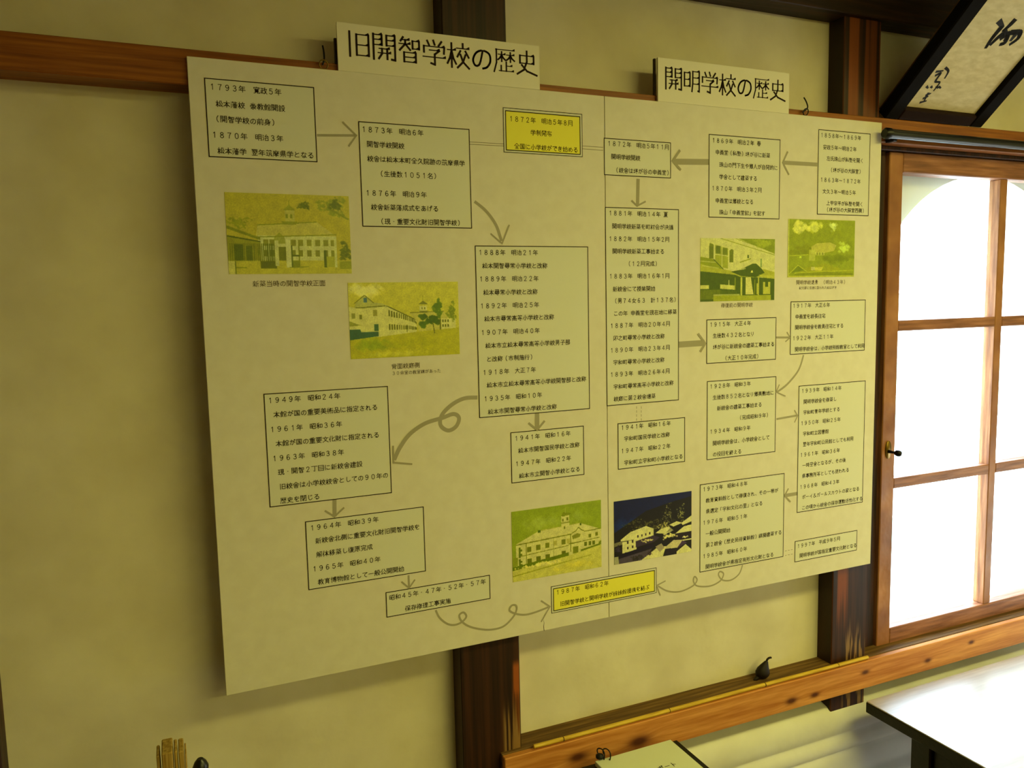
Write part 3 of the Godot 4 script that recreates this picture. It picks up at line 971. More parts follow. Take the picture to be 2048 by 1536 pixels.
		img.fill(tone(6, 16, 36))
		leafy(img, 20, 40, 26, 10, 60, 8.0, tone(8, 30, 54), 0.2)
		pg(img, [0, 50, 20, 36, 40, 22, 70, 14, 100, 8, 100, 100, 0, 100], tone(16, 14, 14))
		leafy(img, 40, 46, 34, 14, 260, 1.2, tone(84, 80, 26), 0.5); leafy(img, 68, 34, 8, 22, 70, 1.1, tone(128, 122, 44), 0.6); leafy(img, 86, 34, 6, 16, 50, 1.3, tone(120, 118, 40), 0.6); leafy(img, 62, 50, 10, 6, 60, 1.3, tone(150, 142, 52), 0.6)
		pg(img, [8, 62, 20, 52, 40, 46, 50, 52, 50, 56, 28, 62, 28, 65, 8, 65], snow); pg(img, [10, 66, 28, 65, 28, 82, 10, 84], snow); pg(img, [28, 58, 50, 55, 50, 64, 28, 68], snow)
		for q in [[16, 66], [22, 65.5], [16, 75], [22, 74]]: bar(img, q[0], q[1], q[0] + 1.8, q[1] + 4, dk)
		for q in [[29, 59], [34, 58.5], [39, 57.8], [44, 57]]: bar(img, q[0], q[1], q[0] + 1.6, q[1] + 3.6, dk)
		pg(img, [27, 68, 50, 63, 58, 68, 50, 74, 27, 78], tone(46, 34, 34)); leafy(img, 40, 70, 9, 3, 24, 1.4, snow)
		pg(img, [52, 60, 60, 54, 70, 53, 76, 60, 66, 64], snow); pg(img, [66, 62, 72, 55, 76, 60], tone(120, 112, 50)); pg(img, [70, 50, 80, 46, 88, 50, 76, 54], snow); pg(img, [86, 50, 100, 40, 100, 50, 88, 54], snow); pg(img, [78, 66, 90, 56, 100, 55, 100, 66], snow); bar(img, 78, 66, 100, 76, dk)
		leafy(img, 70, 68, 10, 5, 50, 1.8, snow); leafy(img, 92, 74, 4, 2, 12, 1.5, snow)
		pg(img, [5, 86, 50, 76, 50, 82, 8, 92], tone(14, 8, 20)); pg(img, [6, 92, 48, 84, 38, 100, 6, 100], tone(62, 52, 40)); leafy(img, 28, 96, 8, 6, 60, 1.6, tone(30, 26, 20)); pg(img, [0, 88, 5, 88, 6, 100, 0, 100], tone(130, 124, 60))
		pg(img, [34, 100, 54, 84, 66, 84, 62, 100], snow); pg(img, [52, 82, 60, 78, 64, 86, 58, 92], tone(132, 118, 60)); pg(img, [62, 88, 76, 76, 88, 78, 82, 90], tone(164, 150, 66)); pg(img, [80, 91, 88, 79, 94, 84], tone(58, 40, 40)); pg(img, [66, 90, 82, 92, 80, 98, 64, 98], dk); pg(img, [80, 96, 92, 86, 100, 96, 100, 100, 80, 100], snow); bar(img, 88, 78, 100, 80, snow)
		leafy(img, 44, 92, 5, 4, 20, 1.3, tone(40, 26, 26)); pg(img, [0, 66, 10, 64, 10, 70, 0, 72], tone(96, 88, 40)); leafy(img, 5, 76, 4, 6, 30, 1.5, tone(40, 30, 34))
	# soft focus, then paper grain and blotches of the old print
	img.resize(225, 150, Image.INTERPOLATE_BILINEAR)
	img.resize(390, 260, Image.INTERPOLATE_CUBIC)
	var f := FastNoiseLite.new()
	f.seed = 900 + kind.length()
	f.frequency = 0.03
	for y in img.get_height():
		for x in img.get_width():
			var k := 1.0 + 0.09 * f.get_noise_2d(x, y) + 0.10 * f.get_noise_2d(x * 5.0, y * 5.0) + 0.08 * f.get_noise_2d(x * 14.0, y * 14.0)
			var c := img.get_pixel(x, y)
			img.set_pixel(x, y, Color(c.r * k, c.g * k, c.b * k))
	return img


# ---------------------------------------------------------------- other things

const BRUSH := [
	[132, 244, 150, 236], [170, 250, 168, 241, 163, 228], [149, 232, 148, 219, 148, 205, 151, 188], [171, 225, 163, 213, 158, 196], [174, 214, 183, 223, 194, 205, 186, 199], [186, 222, 188, 210], [190, 227, 213, 230, 222, 217, 214, 203], [206, 223, 206, 212],
	[64, 119, 80, 123], [82, 130, 97, 123, 102, 107], [70, 111, 79, 116, 82, 97, 97, 95, 98, 75], [69, 82, 75, 79], [82, 83, 86, 81], [98, 85, 104, 82], [105, 85, 112, 83], [87, 62, 95, 67], [86, 54, 94, 59], [86, 43, 99, 48], [88, 66, 93, 47],
]


func build_calligraphy():
	# leans forward from the upper rail; local x along the wall, y up the leaning face, z out of the face
	var t := thing("calligraphy_frame", "black framed brush calligraphy leaning forward above the window", "picture frame", Vector3(1.475, 2.046, 0.05))
	t.rotation_degrees.x = 48
	var black := plain(Color(0.045, 0.03, 0.032), 0.8, 0.2)
	var w := 0.325
	var h := 0.62
	var b := 0.042
	put("frame_side", box(Vector3(0, 0, -0.022), Vector3(b, h, 0.006), 0.003), black, t)
	put("frame_side", box(Vector3(w - b, 0, -0.022), Vector3(w, h, 0.006), 0.003), black, t)
	put("frame_rail", box(Vector3(b, 0, -0.022), Vector3(w - b, b * 0.7, 0.006), 0.003), plain(Color(0.13, 0.06, 0.04), 0.7, 0.25), t)  # bottom rail of the black frame, reddened to paint in light from below
	put("frame_rail", box(Vector3(b, h - b, -0.022), Vector3(w - b, h, 0.006), 0.003), black, t)
	put("backing", box(Vector3(0.004, 0.004, -0.026), Vector3(w - 0.004, h - 0.004, -0.0225)), plain(Color(0.3, 0.2, 0.1), 0.8), t)
	var paper := plain(Color(0.86, 0.80, 0.64), 0.8)
	paper.albedo_texture = noise_tex(91, 0.02, Color(0.90, 0.88, 0.82), Color(1, 1, 1))
	paper.uv1_triplanar = true
	paper.uv1_scale = Vector3(2, 5, 2)
	var p := put("paper", box(Vector3(b - 0.002, b * 0.7 - 0.002, -0.010), Vector3(w - b + 0.002, h - b + 0.002, -0.006)), paper, t)
	var brush_ink := plain(Color(0.06, 0.035, 0.05), 0.7)
	var last := 0
	for upto in [8, 11, 15, 19]:
		var st := new_st()
		for i in range(last, upto):
			var big := i < 8
			stroke(st, spline(pairs(BRUSH[i]), 5) if BRUSH[i].size() > 4 else pairs(BRUSH[i]), 0.0135 if big else 0.0066, -0.0056, 0.008 if big else 0.0036)
		put("brush_character", done(st), brush_ink, p)
		last = upto
	# cord up to the beam
	var c := put("cord", tube([Vector3(0.10, 0.50, -0.024), Vector3(0.115, 0.35, -0.14), Vector3(0.12, 0.20, -0.222)], 0.0012, 6), plain(Color(0.5, 0.44, 0.32), 0.9), t)


func build_desk():
	var t := thing("desk", "dark wooden desk with glossy worn top below the window", "desk", Vector3(1.408, 0, 0.105))
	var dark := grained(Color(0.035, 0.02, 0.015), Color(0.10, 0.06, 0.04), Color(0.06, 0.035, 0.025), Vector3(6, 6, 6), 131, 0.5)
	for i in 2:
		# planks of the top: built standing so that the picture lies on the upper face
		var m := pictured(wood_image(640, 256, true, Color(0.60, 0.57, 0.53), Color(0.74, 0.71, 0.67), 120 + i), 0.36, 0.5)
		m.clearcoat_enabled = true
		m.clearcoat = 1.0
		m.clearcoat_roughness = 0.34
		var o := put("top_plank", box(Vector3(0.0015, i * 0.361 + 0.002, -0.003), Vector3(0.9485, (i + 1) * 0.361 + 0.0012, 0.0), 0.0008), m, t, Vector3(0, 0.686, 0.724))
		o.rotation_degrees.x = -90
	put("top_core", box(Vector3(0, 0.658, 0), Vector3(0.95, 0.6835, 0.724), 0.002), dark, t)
	for x in [0.012, 0.888]:
		for z in [0.115, 0.62]:
			put("leg", box(Vector3(x, 0, z), Vector3(x + 0.05, 0.658, z + 0.05), 0.003), dark, t)
	put("apron", box(Vector3(0.062, 0.56, 0.125), Vector3(0.888, 0.658, 0.145), 0.002), dark, t)
	put("apron", box(Vector3(0.062, 0.56, 0.64), Vector3(0.888, 0.658, 0.66), 0.002), dark, t)
	put("apron", box(Vector3(0.022, 0.54, 0.165), Vector3(0.042, 0.658, 0.62), 0.002), dark, t)
	put("apron", box(Vector3(0.908, 0.56, 0.165), Vector3(0.928, 0.658, 0.62), 0.002), dark, t)
	put("stretcher", box(Vector3(0.022, 0.12, 0.165), Vector3(0.042, 0.17, 0.62), 0.002), dark, t)


func build_small_things():
	# yellow rod lying on the sill board
	var rod := thing("bamboo_rod", "thin yellow bamboo rod lying along the sill board", "rod", Vector3(0.562, 0.7655, 0.061))
	put("cane", tube([Vector3(0, 0, 0), Vector3(0.3, 0, 0.0008), Vector3(0.6, 0, 0.0), Vector3(0.897, 0, 0.0012)], 0.0042, 12), M.bamboo, rod)
	for x in [0.065, 0.32, 0.58, 0.80]:
		put("node_mark", tube([Vector3(x, 0, 0.0006), Vector3(x + 0.0015, 0, 0.0006)], 0.0046, 12), plain(Color(0.30, 0.20, 0.06), 0.6), rod)
	# dried gourd on the sill board
	var brown := plain(Color(0.13, 0.075, 0.05), 0.6)
	brown.albedo_texture = noise_tex(141, 0.03, Color(0.5, 0.45, 0.42), Color(1, 1, 1))
	brown.uv1_triplanar = true
	brown.uv1_scale = Vector3.ONE * 12.0
	var g := thing("dried_gourd", "small dark brown dried gourd with bent stem on the sill board", "gourd", Vector3(1.163, 0.761, 0.028))
	var body := []
	var rad := []
	for q in [[0.0, 0.0005, 0.004], [0.001, 0.003, 0.010], [0.001, 0.008, 0.0145], [0.002, 0.015, 0.0155], [0.004, 0.022, 0.0135], [0.007, 0.029, 0.0095], [0.010, 0.035, 0.0058], [0.012, 0.039, 0.0036]]:
		body.append(Vector3(q[0], q[1], 0))
		rad.append(q[2])
	var gb := put("gourd_body", tube(body, rad, 20), brown, g)
	gb.scale = Vector3(1.15, 1.0, 0.9)
	put("stem", tube(spline([Vector3(0.0135, 0.038, 0), Vector3(0.016, 0.043, 0), Vector3(0.021, 0.046, 0.001), Vector3(0.026, 0.0455, 0.001)], 4), 0.0024, 8), brown, g)
	put("root_tip", tube([Vector3(-0.010, 0.006, 0), Vector3(-0.019, 0.0025, 0.001), Vector3(-0.024, 0.0018, 0.001)], [0.006, 0.004, 0.0015], 10), brown, g)
	# corded report file on a low table
	var tb := thing("side_table", "small low dark table under the corded report file", "table", Vector3(0.6, 0, 0.12))
	var tw := grained(Color(0.10, 0.06, 0.04), Color(0.22, 0.14, 0.09), Color(0.15, 0.095, 0.06), Vector3(1, 6, 6), 151, 0.5)
	put("table_top", box(Vector3(0.012, 0.695, 0.012), Vector3(0.252, 0.718, 0.36), 0.002), tw, tb)
	for x in [0.02, 0.21]:
		for z in [0.02, 0.32]:
			put("leg", box(Vector3(x, 0, z), Vector3(x + 0.034, 0.695, z + 0.034), 0.002), tw, tb)
	var fl := thing("report_file", "pale green report with black cover and tied cord below the sill batten", "file", Vector3(0.602, 0.718, 0.098))
	var cov := plain(Color(0.06, 0.06, 0.045), 0.55)
	put("cover", box(Vector3(0.0, 0.0, 0.004), Vector3(0.272, 0.006, 0.36), 0.003), cov, fl)
	put("pages", box(Vector3(0.070, 0.006, 0.014), Vector3(0.249, 0.0165, 0.35), 0.0008), plain(Color(0.86, 0.88, 0.78), 0.85), fl)
	var st := new_st()
	write_line(st, "レポート", 0.152, 0.0, 0.0145, 0.0, 0.10)
	var tt := put("lettering", done(st), plain(Color(0.12, 0.08, 0.08), 0.8), fl, Vector3(0, 0.0168, 0.090))
	tt.rotation_degrees.x = -90
	for q in [[0.088, 0.0], [0.098, 0.006]]:
		var loop := []
		for i in 13:
			var a := PI * i / 12.0
			loop.append(Vector3(q[0] + 0.003 * sin(a * 2.0), 0.0165 + 0.017 * sin(a), 0.006 + q[1] + 0.012 * cos(a)))
		put("cord", tube(loop, 0.0013, 6), cov, fl)
	put("cord_knot", lathe([Vector2(0.002, 0.0), Vector2(0.008, 0.003), Vector2(0.008, 0.008), Vector2(0.003, 0.011)], 12), cov, fl, Vector3(0.082, 0.0165, 0.012))
	# shelf by the plain wall with pale upright strips and a small black jar
	var sh := thing("low_shelf", "low wooden shelf against the plain plaster wall", "shelf", Vector3(-0.30, 0, 0.12))
	put("board", box(Vector3(0, 0.70, 0), Vector3(0.50, 0.722, 0.30), 0.002), tw, sh)
	for x in [0.01, 0.47]:
		put("side", box(Vector3(x, 0, 0.01), Vector3(x + 0.02, 0.70, 0.29), 0.001), tw, sh)
	var bd := thing("strip_bundle", "upright bundle of pale wooden strips in front of the plain wall", "bundle", Vector3(-0.100, 0.722, 0.30))
	var beige := grained(Color(0.52, 0.40, 0.16), Color(0.78, 0.66, 0.34), Color(0.66, 0.54, 0.26), Vector3(20, 1, 20), 161, 0.7)
	var holder := plain(Color(0.22, 0.14, 0.08), 0.6)
	var i := 0
	for q in [[0.000, 0.004, 0.336, 0.030], [0.0065, 0.0135, 0.340, 0.040], [0.0215, 0.004, 0.338, 0.034], [0.0270, 0.0065, 0.337, 0.036], [0.0345, 0.002, 0.331, 0.030]]:
		put("strip", box(Vector3(q[0], 0.004, -q[3] / 2), Vector3(q[0] + q[1], q[2], q[3] / 2), 0.0012), beige, bd)
		i += 1
	put("holder", box(Vector3(-0.004, 0, -0.024), Vector3(0.041, 0.09, 0.024), 0.003), holder, bd)
	var jar := thing("black_jar", "small black lidded jar beside the upright pale strips", "jar", Vector3(-0.047, 0.722, 0.30))
	var jm := plain(Color(0.03, 0.03, 0.04), 0.35, 0.5)
	put("jar_body", lathe([Vector2(0.014, 0.0), Vector2(0.015, 0.01), Vector2(0.015, 0.26), Vector2(0.011, 0.285), Vector2(0.008, 0.292)], 18), jm, jar)
	put("jar_lid", lathe([Vector2(0.0095, 0.292), Vector2(0.0105, 0.300), Vector2(0.0075, 0.307), Vector2(0.004, 0.311)], 18), jm, jar)

# ---------------------------------------------------------------- the board's contents in millimetres from its lower corner, and the strokes of each character
const SHEETS := [
	{"rect": [23.9, 880.6, 190.2, 999.1], "pitch": 10.88, "kind": "plain", "lines": [
		[28.9, 987.4, "１７９３年　寛政５年"],
		[37.7, 962.2, "松本藩校 崇教館開設"],
		[32.0, 939.0, "（開智学校の前身）"],
		[28.0, 914.5, "１８７０年　明治３年"],
		[36.2, 890.5, "松本藩学 翌年筑摩県学となる"],
	]},
	{"rect": [262.2, 777.5, 459.3, 950.0], "pitch": 11.07, "kind": "plain", "lines": [
		[264.9, 938.3, "１８７３年　明治６年"],
		[274.0, 914.3, "開智学校開校"],
		[273.9, 890.4, "校舎は松本本町全久院跡の筑摩県学"],
		[291.0, 866.3, "（生徒数１０５１名）"],
		[267.3, 833.4, "１８７６年　明治９年"],
		[277.1, 809.9, "校舎新築落成式をあげる"],
		[288.7, 786.2, "（現・重要文化財旧開智学校）"],
	]},
	{"rect": [526.1, 914.6, 687.1, 992.7], "pitch": 11.09, "kind": "yellow", "lines": [
		[535.9, 974.5, "１８７２年　明治５年８月"],
		[579.5, 952.6, "学制発布"],
		[546.1, 926.5, "全国に小学校ができ始める"],
	]},
	{"rect": [465.3, 432.7, 696.4, 745.9], "pitch": 11.15, "kind": "plain", "lines": [
		[469.5, 734.6, "１８８８年　明治２１年"],
		[477.6, 710.4, "松本開智尋常小学校と改称"],
		[469.8, 686.7, "１８８９年　明治２２年"],
		[478.2, 662.2, "松本尋常小学校と改称"],
		[470.0, 637.9, "１８９２年　明治２５年"],
		[478.9, 614.1, "松本市尋常高等小学校と改称"],
		[470.3, 589.4, "１９０７年　明治４０年"],
		[479.8, 564.9, "松本市立松本尋常高等小学校男子部"],
		[481.2, 540.0, "と改称（市制施行）"],
		[471.8, 515.9, "１９１８年　大正７年"],
		[480.5, 491.9, "松本市立松本尋常高等小学校開智部と改称"],
		[472.7, 467.0, "１９３５年　昭和１０年"],
		[481.6, 442.1, "松本市開智尋常小学校と改称"],
	]},
	{"rect": [86.4, 311.8, 294.0, 501.6], "pitch": 11.1, "kind": "plain", "lines": [
		[90.4, 490.7, "１９４９年　昭和２４年"],
		[99.3, 466.5, "本館が国の重要美術品に指定される"],
		[91.3, 442.1, "１９６１年　昭和３６年"],
		[100.3, 417.6, "本館が国の重要文化財に指定される"],
		[92.4, 393.1, "１９６３年　昭和３８年"],
		[101.5, 369.1, "現・開智２丁目に新校舎建設"],
		[102.7, 344.2, "旧校舎は小学校校舎としての９０年の"],
		[102.8, 320.1, "歴史を閉じる"],
	]},
	{"rect": [527.2, 302.8, 682.2, 399.1], "pitch": 11.18, "kind": "plain", "lines": [
		[532.8, 387.6, "１９４１年　昭和１６年"],
		[541.2, 363.4, "松本市開智国民学校と改称"],
		[533.1, 338.8, "１９４７年　昭和２２年"],
		[541.7, 314.7, "松本市立開智小学校となる"],
	]},
	{"rect": [142.8, 159.2, 351.6, 278.7], "pitch": 11.12, "kind": "plain", "lines": [
		[148.1, 266.9, "１９６４年　昭和３９年"],
		[157.1, 243.1, "新校舎北側に重要文化財旧開智学校を"],
		[157.6, 218.8, "解体移築し復原完成"],
		[148.7, 194.5, "１９６５年　昭和４０年"],
		[158.1, 170.1, "教育博物館として一般公開開始"],
	]},
	{"rect": [277.0, 85.4, 476.8, 130.8], "pitch": 11.16, "kind": "plain", "lines": [
		[282.1, 120.3, "昭和４５年・４７年・５２年・５７年"],
		[310.5, 95.0, "保存修理工事実施"],
	]},
	{"rect": [606.3, 32.6, 850.3, 86.3], "pitch": 11.34, "kind": "yellow", "lines": [
		[614.8, 72.8, "１９８７年　昭和６２年"],
		[624.5, 47.8, "旧開智学校と開明学校が姉妹館提携を結ぶ"],
	]},
	{"rect": [735.0, 883.4, 886.7, 951.8], "pitch": 11.03, "kind": "plain", "lines": [
		[740.6, 942.9, "１８７２年　明治５年１１月"],
		[749.9, 918.4, "開明学校開校"],
		[755.7, 893.3, "（校舎は坪が谷の申義堂）"],
	]},
	{"rect": [980.7, 808.8, 1165.0, 974.3], "pitch": 10.91, "kind": "plain", "lines": [
		[986.3, 963.4, "１８６９年　明治２年 春"],
		[995.9, 940.2, "申義堂（私塾）坪が谷に新築"],
		[1005.9, 915.7, "珠山の門下生や郷人が自発的に"],
		[1006.0, 891.2, "学舎として建築する"],
		[985.6, 867.6, "１８７０年　明治３年２月"],
		[996.5, 842.8, "申義堂は郷校となる"],
		[1006.5, 819.5, "珠山「申義堂記」を記す"],
	]},
	{"rect": [1272.3, 821.7, 1424.2, 1002.7], "pitch": 10.59, "kind": "plain", "lines": [
		[1276.1, 991.9, "１８５８年～１８６９年"],
		[1285.2, 966.6, "安政５年～明治２年"],
		[1295.9, 942.8, "左氏珠山が私塾を開く"],
		[1304.2, 918.6, "（坪が谷の大師堂）"],
		[1277.6, 896.6, "１８６３年～１８７２年"],
		[1286.0, 871.5, "文久３年～明治５年"],
		[1297.7, 846.6, "上甲宗平が私塾を開く"],
		[1294.8, 832.4, "（坪が谷の大師堂西側）"],
	]},
	{"rect": [736.1, 435.3, 905.8, 821.8], "pitch": 11.04, "kind": "plain", "lines": [
		[741.9, 811.4, "１８８１年　明治１４年 夏"],
		[750.4, 786.3, "開明学校新築を町村会が決議"],
		[741.4, 762.2, "１８８２年　明治１５年２月"],
		[750.8, 738.2, "開明学校新築工事始まる"],
		[782.3, 714.0, "（１２月完成）"],
		[741.5, 689.8, "１８８３年　明治１６年１月"],
		[750.8, 664.7, "新校舎にて授業開始"],
		[750.6, 641.6, "（男７４女６３　計１３７名）"],
		[752.0, 616.9, "この年 申義堂を現在地に移築"],
		[742.8, 593.1, "１８８７年　明治２０年４月"],
		[751.0, 568.4, "卯之町尋常小学校と改称"],
		[742.4, 544.7, "１８９０年　明治２３年４月"],
		[750.5, 520.3, "宇和町尋常小学校と改称"],
		[741.9, 496.6, "１８９３年　明治２６年４月"],
		[750.7, 471.8, "宇和町尋常高等小学校と改称"],
		[751.0, 447.5, "校庭に第２校舎増築"],
	]},
	{"rect": [976.7, 507.1, 1160.4, 597.9], "pitch": 10.94, "kind": "plain", "lines": [
		[982.3, 588.1, "１９１５年　大正４年"],
		[991.8, 564.5, "生徒数４３２名となり"],
		[992.0, 540.6, "坪が谷に新校舎の建築工事始まる"],
		[1019.4, 515.8, "（大正１０年完成）"],
	]},
	{"rect": [1201.6, 515.6, 1422.2, 631.1], "pitch": 10.75, "kind": "plain", "lines": [
		[1204.9, 622.3, "１９１７年　大正６年"],
		[1213.9, 598.0, "申義堂を校長住宅"],
		[1213.7, 574.4, "開明学校舎を教員住宅とする"],
		[1205.8, 551.0, "１９２２年　大正１１年"],
		[1214.0, 525.9, "開明学校舎は、小学校別館教室として利用"],
	]},
	{"rect": [978.6, 302.2, 1162.3, 468.8], "pitch": 10.99, "kind": "plain", "lines": [
		[983.2, 458.0, "１９２８年　昭和３年"],
		[992.2, 434.0, "生徒数８５２名となり郷奥敷地に"],
		[1003.4, 410.2, "新校舎の建築工事始まる"],
		[1059.1, 385.6, "（完成昭和９年）"],
		[983.7, 361.6, "１９３４年　昭和９年"],
		[992.8, 335.8, "開明学校舎は、小学校舎として"],
		[992.9, 311.8, "の役目を終える"],
	]},
	{"rect": [760.7, 304.6, 921.4, 397.1], "pitch": 10.95, "kind": "plain", "lines": [
		[765.7, 388.5, "１９４１年　昭和１６年"],
		[774.3, 365.1, "宇和町国民学校と改称"],
		[765.3, 341.0, "１９４７年　昭和２２年"],
		[773.9, 316.1, "宇和町立宇和町小学校となる"],
	]},
	{"rect": [1228.5, 155.5, 1428.3, 443.6], "pitch": 10.64, "kind": "plain", "lines": [
		[1233.9, 432.2, "１９３９年　昭和１４年"],
		[1241.7, 407.3, "開明学校舎を修築し"],
		[1241.4, 383.1, "宇和町青年学校とする"],
		[1233.2, 359.3, "１９５０年　昭和２５年"],
		[1241.6, 334.5, "宇和町立図書館"],
		[1241.6, 310.6, "翌年宇和町公民館としても利用"],
		[1233.2, 287.1, "１９６１年　昭和３６年"],
		[1241.1, 262.5, "一時空舎となるが、その後"],
		[1240.9, 237.9, "県事務所等としても使われる"],
		[1233.4, 213.5, "１９６８年　昭和４３年"],
		[1241.7, 189.1, "ボーイ＆ガールスカウトの家となる"],
		[1241.8, 164.3, "この頃から校舎の保存運動活性化する"],
	]},
	{"rect": [961.2, 59.0, 1189.5, 249.9], "pitch": 10.96, "kind": "plain", "lines": [
		[966.1, 239.2, "１９７３年　昭和４８年"],
		[975.3, 213.7, "教育資料館として修復され、その一帯が"],
		[975.5, 189.8, "県選定「宇和文化の里」となる"],
		[966.3, 166.3, "１９７６年　昭和５１年"],
		[975.2, 141.2, "一般公開開始"],
		[975.8, 116.2, "第２校舎（歴史民俗資料館）模擬建築する"],
		[966.6, 92.7, "１９８５年　昭和６０年"],
		[975.5, 68.1, "開明学校舎が県指定有形文化財となる"],
	]},
	{"rect": [1224.3, 40.8, 1413.5, 88.5], "pitch": 10.69, "kind": "plain", "lines": [
		[1228.9, 76.6, "１９９７年　平成９年５月"],
		[1237.6, 53.0, "開明学校が国指定重要文化財となる"],
	]},
]
const CAPTIONS := [
	[77.8, 682.2, 10.67, "新築当時の開智学校正面"],
	[302.1, 536.0, 10.49, "背面校庭側"],
	[302.4, 524.1, 7.58, "３０余室の教室棟があった"],
	[1013.0, 627.2, 10.47, "修復前の開明学校"],
	[1215.2, 673.0, 10.64, "開明学校遠景　（明治４３年）"],
	[1224.0, 660.9, 7.34, "紀元節に生徒に配られた絵はがき"],
	[87.5, 973.7, 5.01, "そうきょうかん"],
]
const TITLES := [
	[244.7, 1074.6, 43.98, "旧開智学校の歴史"],
	[871.7, 1075.3, 43.8, "開明学校の歴史"],
]
const PHOTOS := {
	"gate": [43.0, 697.8, 239.9, 826.6],
	"yard": [232.2, 552.2, 430.0, 682.3],
	"porch": [959.9, 636.0, 1154.5, 766.0],
	"view": [1190.6, 684.2, 1384.5, 809.7],
	"snow": [524.6, 108.9, 719.7, 247.0],
	"village": [749.5, 108.3, 938.9, 239.3],
}
const ARROWS := [
	{"width": 4.1, "curve": false, "shaft": [193.8, 923.5, 255.9, 927.1], "head": [235.9, 947.2, 257.2, 927.2, 244.3, 909.3]},
	{"width": 5.4, "curve": true, "shaft": [466.3, 824.8, 488.0, 808.6, 507.0, 784.0, 517.1, 755.3], "head": [496.7, 767.7, 518.0, 750.8, 532.8, 783.6]},
	{"width": 7.4, "curve": true, "shaft": [462.1, 470.5, 435.7, 470.5, 411.3, 460.3, 392.6, 443.4, 389.2, 425.3, 403.1, 414.1, 418.7, 420.1, 425.0, 435.3, 414.6, 443.5, 392.4, 437.9, 360.1, 430.5, 331.7, 413.9, 312.6, 391.3, 300.9, 369.9], "head": [300.0, 394.3, 299.8, 365.5, 332.5, 359.4]},
	{"width": 9.6, "curve": false, "shaft": [582.4, 428.7, 581.9, 403.7], "head": [565.3, 413.7, 581.8, 399.8, 596.9, 415.0]},
	{"width": 7.0, "curve": false, "shaft": [193.2, 308.0, 192.2, 284.3], "head": [177.2, 293.2, 192.1, 281.6, 208.2, 294.6]},
	{"width": 3.7, "curve": false, "shaft": [319.6, 154.7, 319.7, 134.1], "head": [307.1, 145.6, 319.7, 132.2, 330.5, 145.4]},
	{"width": 3.9, "curve": true, "shaft": [368.6, 81.8, 375.3, 66.4, 389.3, 52.1, 403.7, 46.7, 418.5, 49.4, 428.0, 58.4, 422.8, 67.5, 414.3, 63.6, 418.6, 51.1, 433.0, 38.5, 455.2, 28.8, 477.9, 23.5, 502.9, 25.2, 522.6, 39.1, 530.8, 52.5, 530.0, 61.9, 521.3, 63.4, 516.2, 55.1, 526.7, 46.7, 548.2, 40.0, 572.1, 41.2, 599.4, 46.3], "head": [584.5, 61.5, 602.5, 47.0, 583.7, 20.2]},
	{"width": 11.7, "curve": false, "shaft": [975.2, 919.2, 900.0, 916.0], "head": [908.0, 937.4, 891.9, 917.3, 909.6, 901.4]},
	{"width": 8.4, "curve": false, "shaft": [1266.5, 928.2, 1178.2, 927.8], "head": [1185.8, 949.9, 1173.4, 927.5, 1189.7, 904.1]},
	{"width": 7.7, "curve": false, "shaft": [810.6, 875.6, 809.2, 831.3], "head": [796.6, 835.9, 808.0, 826.4, 826.6, 835.2]},
	{"width": 12.5, "curve": false, "shaft": [912.3, 549.5, 966.1, 550.4], "head": [955.9, 568.5, 972.5, 549.1, 961.1, 534.0]},
	{"width": 4.4, "curve": false, "shaft": [1162.7, 554.5, 1196.4, 553.2], "head": [1191.9, 564.4, 1200.6, 553.1, 1188.1, 544.8]},
	{"width": 4.5, "curve": true, "shaft": [1240.1, 512.6, 1226.4, 479.9, 1195.5, 450.5, 1166.1, 434.6], "head": [1171.5, 449.7, 1163.3, 434.8, 1188.9, 424.2]},
	{"width": 4.5, "curve": false, "shaft": [1167.2, 374.5, 1222.7, 378.0], "head": [1216.7, 389.7, 1225.6, 377.8, 1217.2, 363.8]},
	{"width": 8.0, "curve": false, "shaft": [1229.3, 199.4, 1194.5, 198.9], "head": [1201.4, 213.0, 1191.6, 199.2, 1207.8, 183.5]},
	{"width": 3.4, "curve": true, "shaft": [1075.6, 56.8, 1066.1, 37.9, 1044.4, 27.8, 1021.4, 31.6, 1010.6, 44.6, 1014.6, 51.8, 1024.0, 44.7, 1014.7, 30.5, 988.1, 23.7, 955.3, 29.2, 944.8, 40.9, 947.4, 51.5, 953.9, 42.7, 942.3, 31.4, 910.1, 24.7, 878.5, 31.2, 854.8, 46.1], "head": [872.3, 54.0, 851.1, 47.8, 859.7, 25.8]},
]
const LINKS := [
	[457.5, 928.6, 525.4, 928.9], [457.7, 924.4, 525.8, 925.3], [688.4, 934.6, 732.2, 934.6], [688.3, 929.3, 732.1, 928.9], [804.4, 428.8, 804.4, 424.7], [804.4, 420.7, 804.4, 416.6], [804.3, 412.5, 804.3, 408.4], [804.3, 404.4, 804.3, 400.3], [815.7, 428.0, 815.7, 423.9], [815.6, 419.8, 815.6, 415.7], [815.6, 411.7, 815.6, 407.6], [815.5, 403.5, 815.5, 399.4], [1195.4, 70.7, 1199.8, 70.7], [1204.1, 70.8, 1208.5, 70.8], [1212.9, 70.9, 1217.3, 70.9], [1195.6, 60.2, 1200.0, 60.2], [1204.3, 60.3, 1208.7, 60.3], [1213.1, 60.3, 1217.5, 60.4]
]
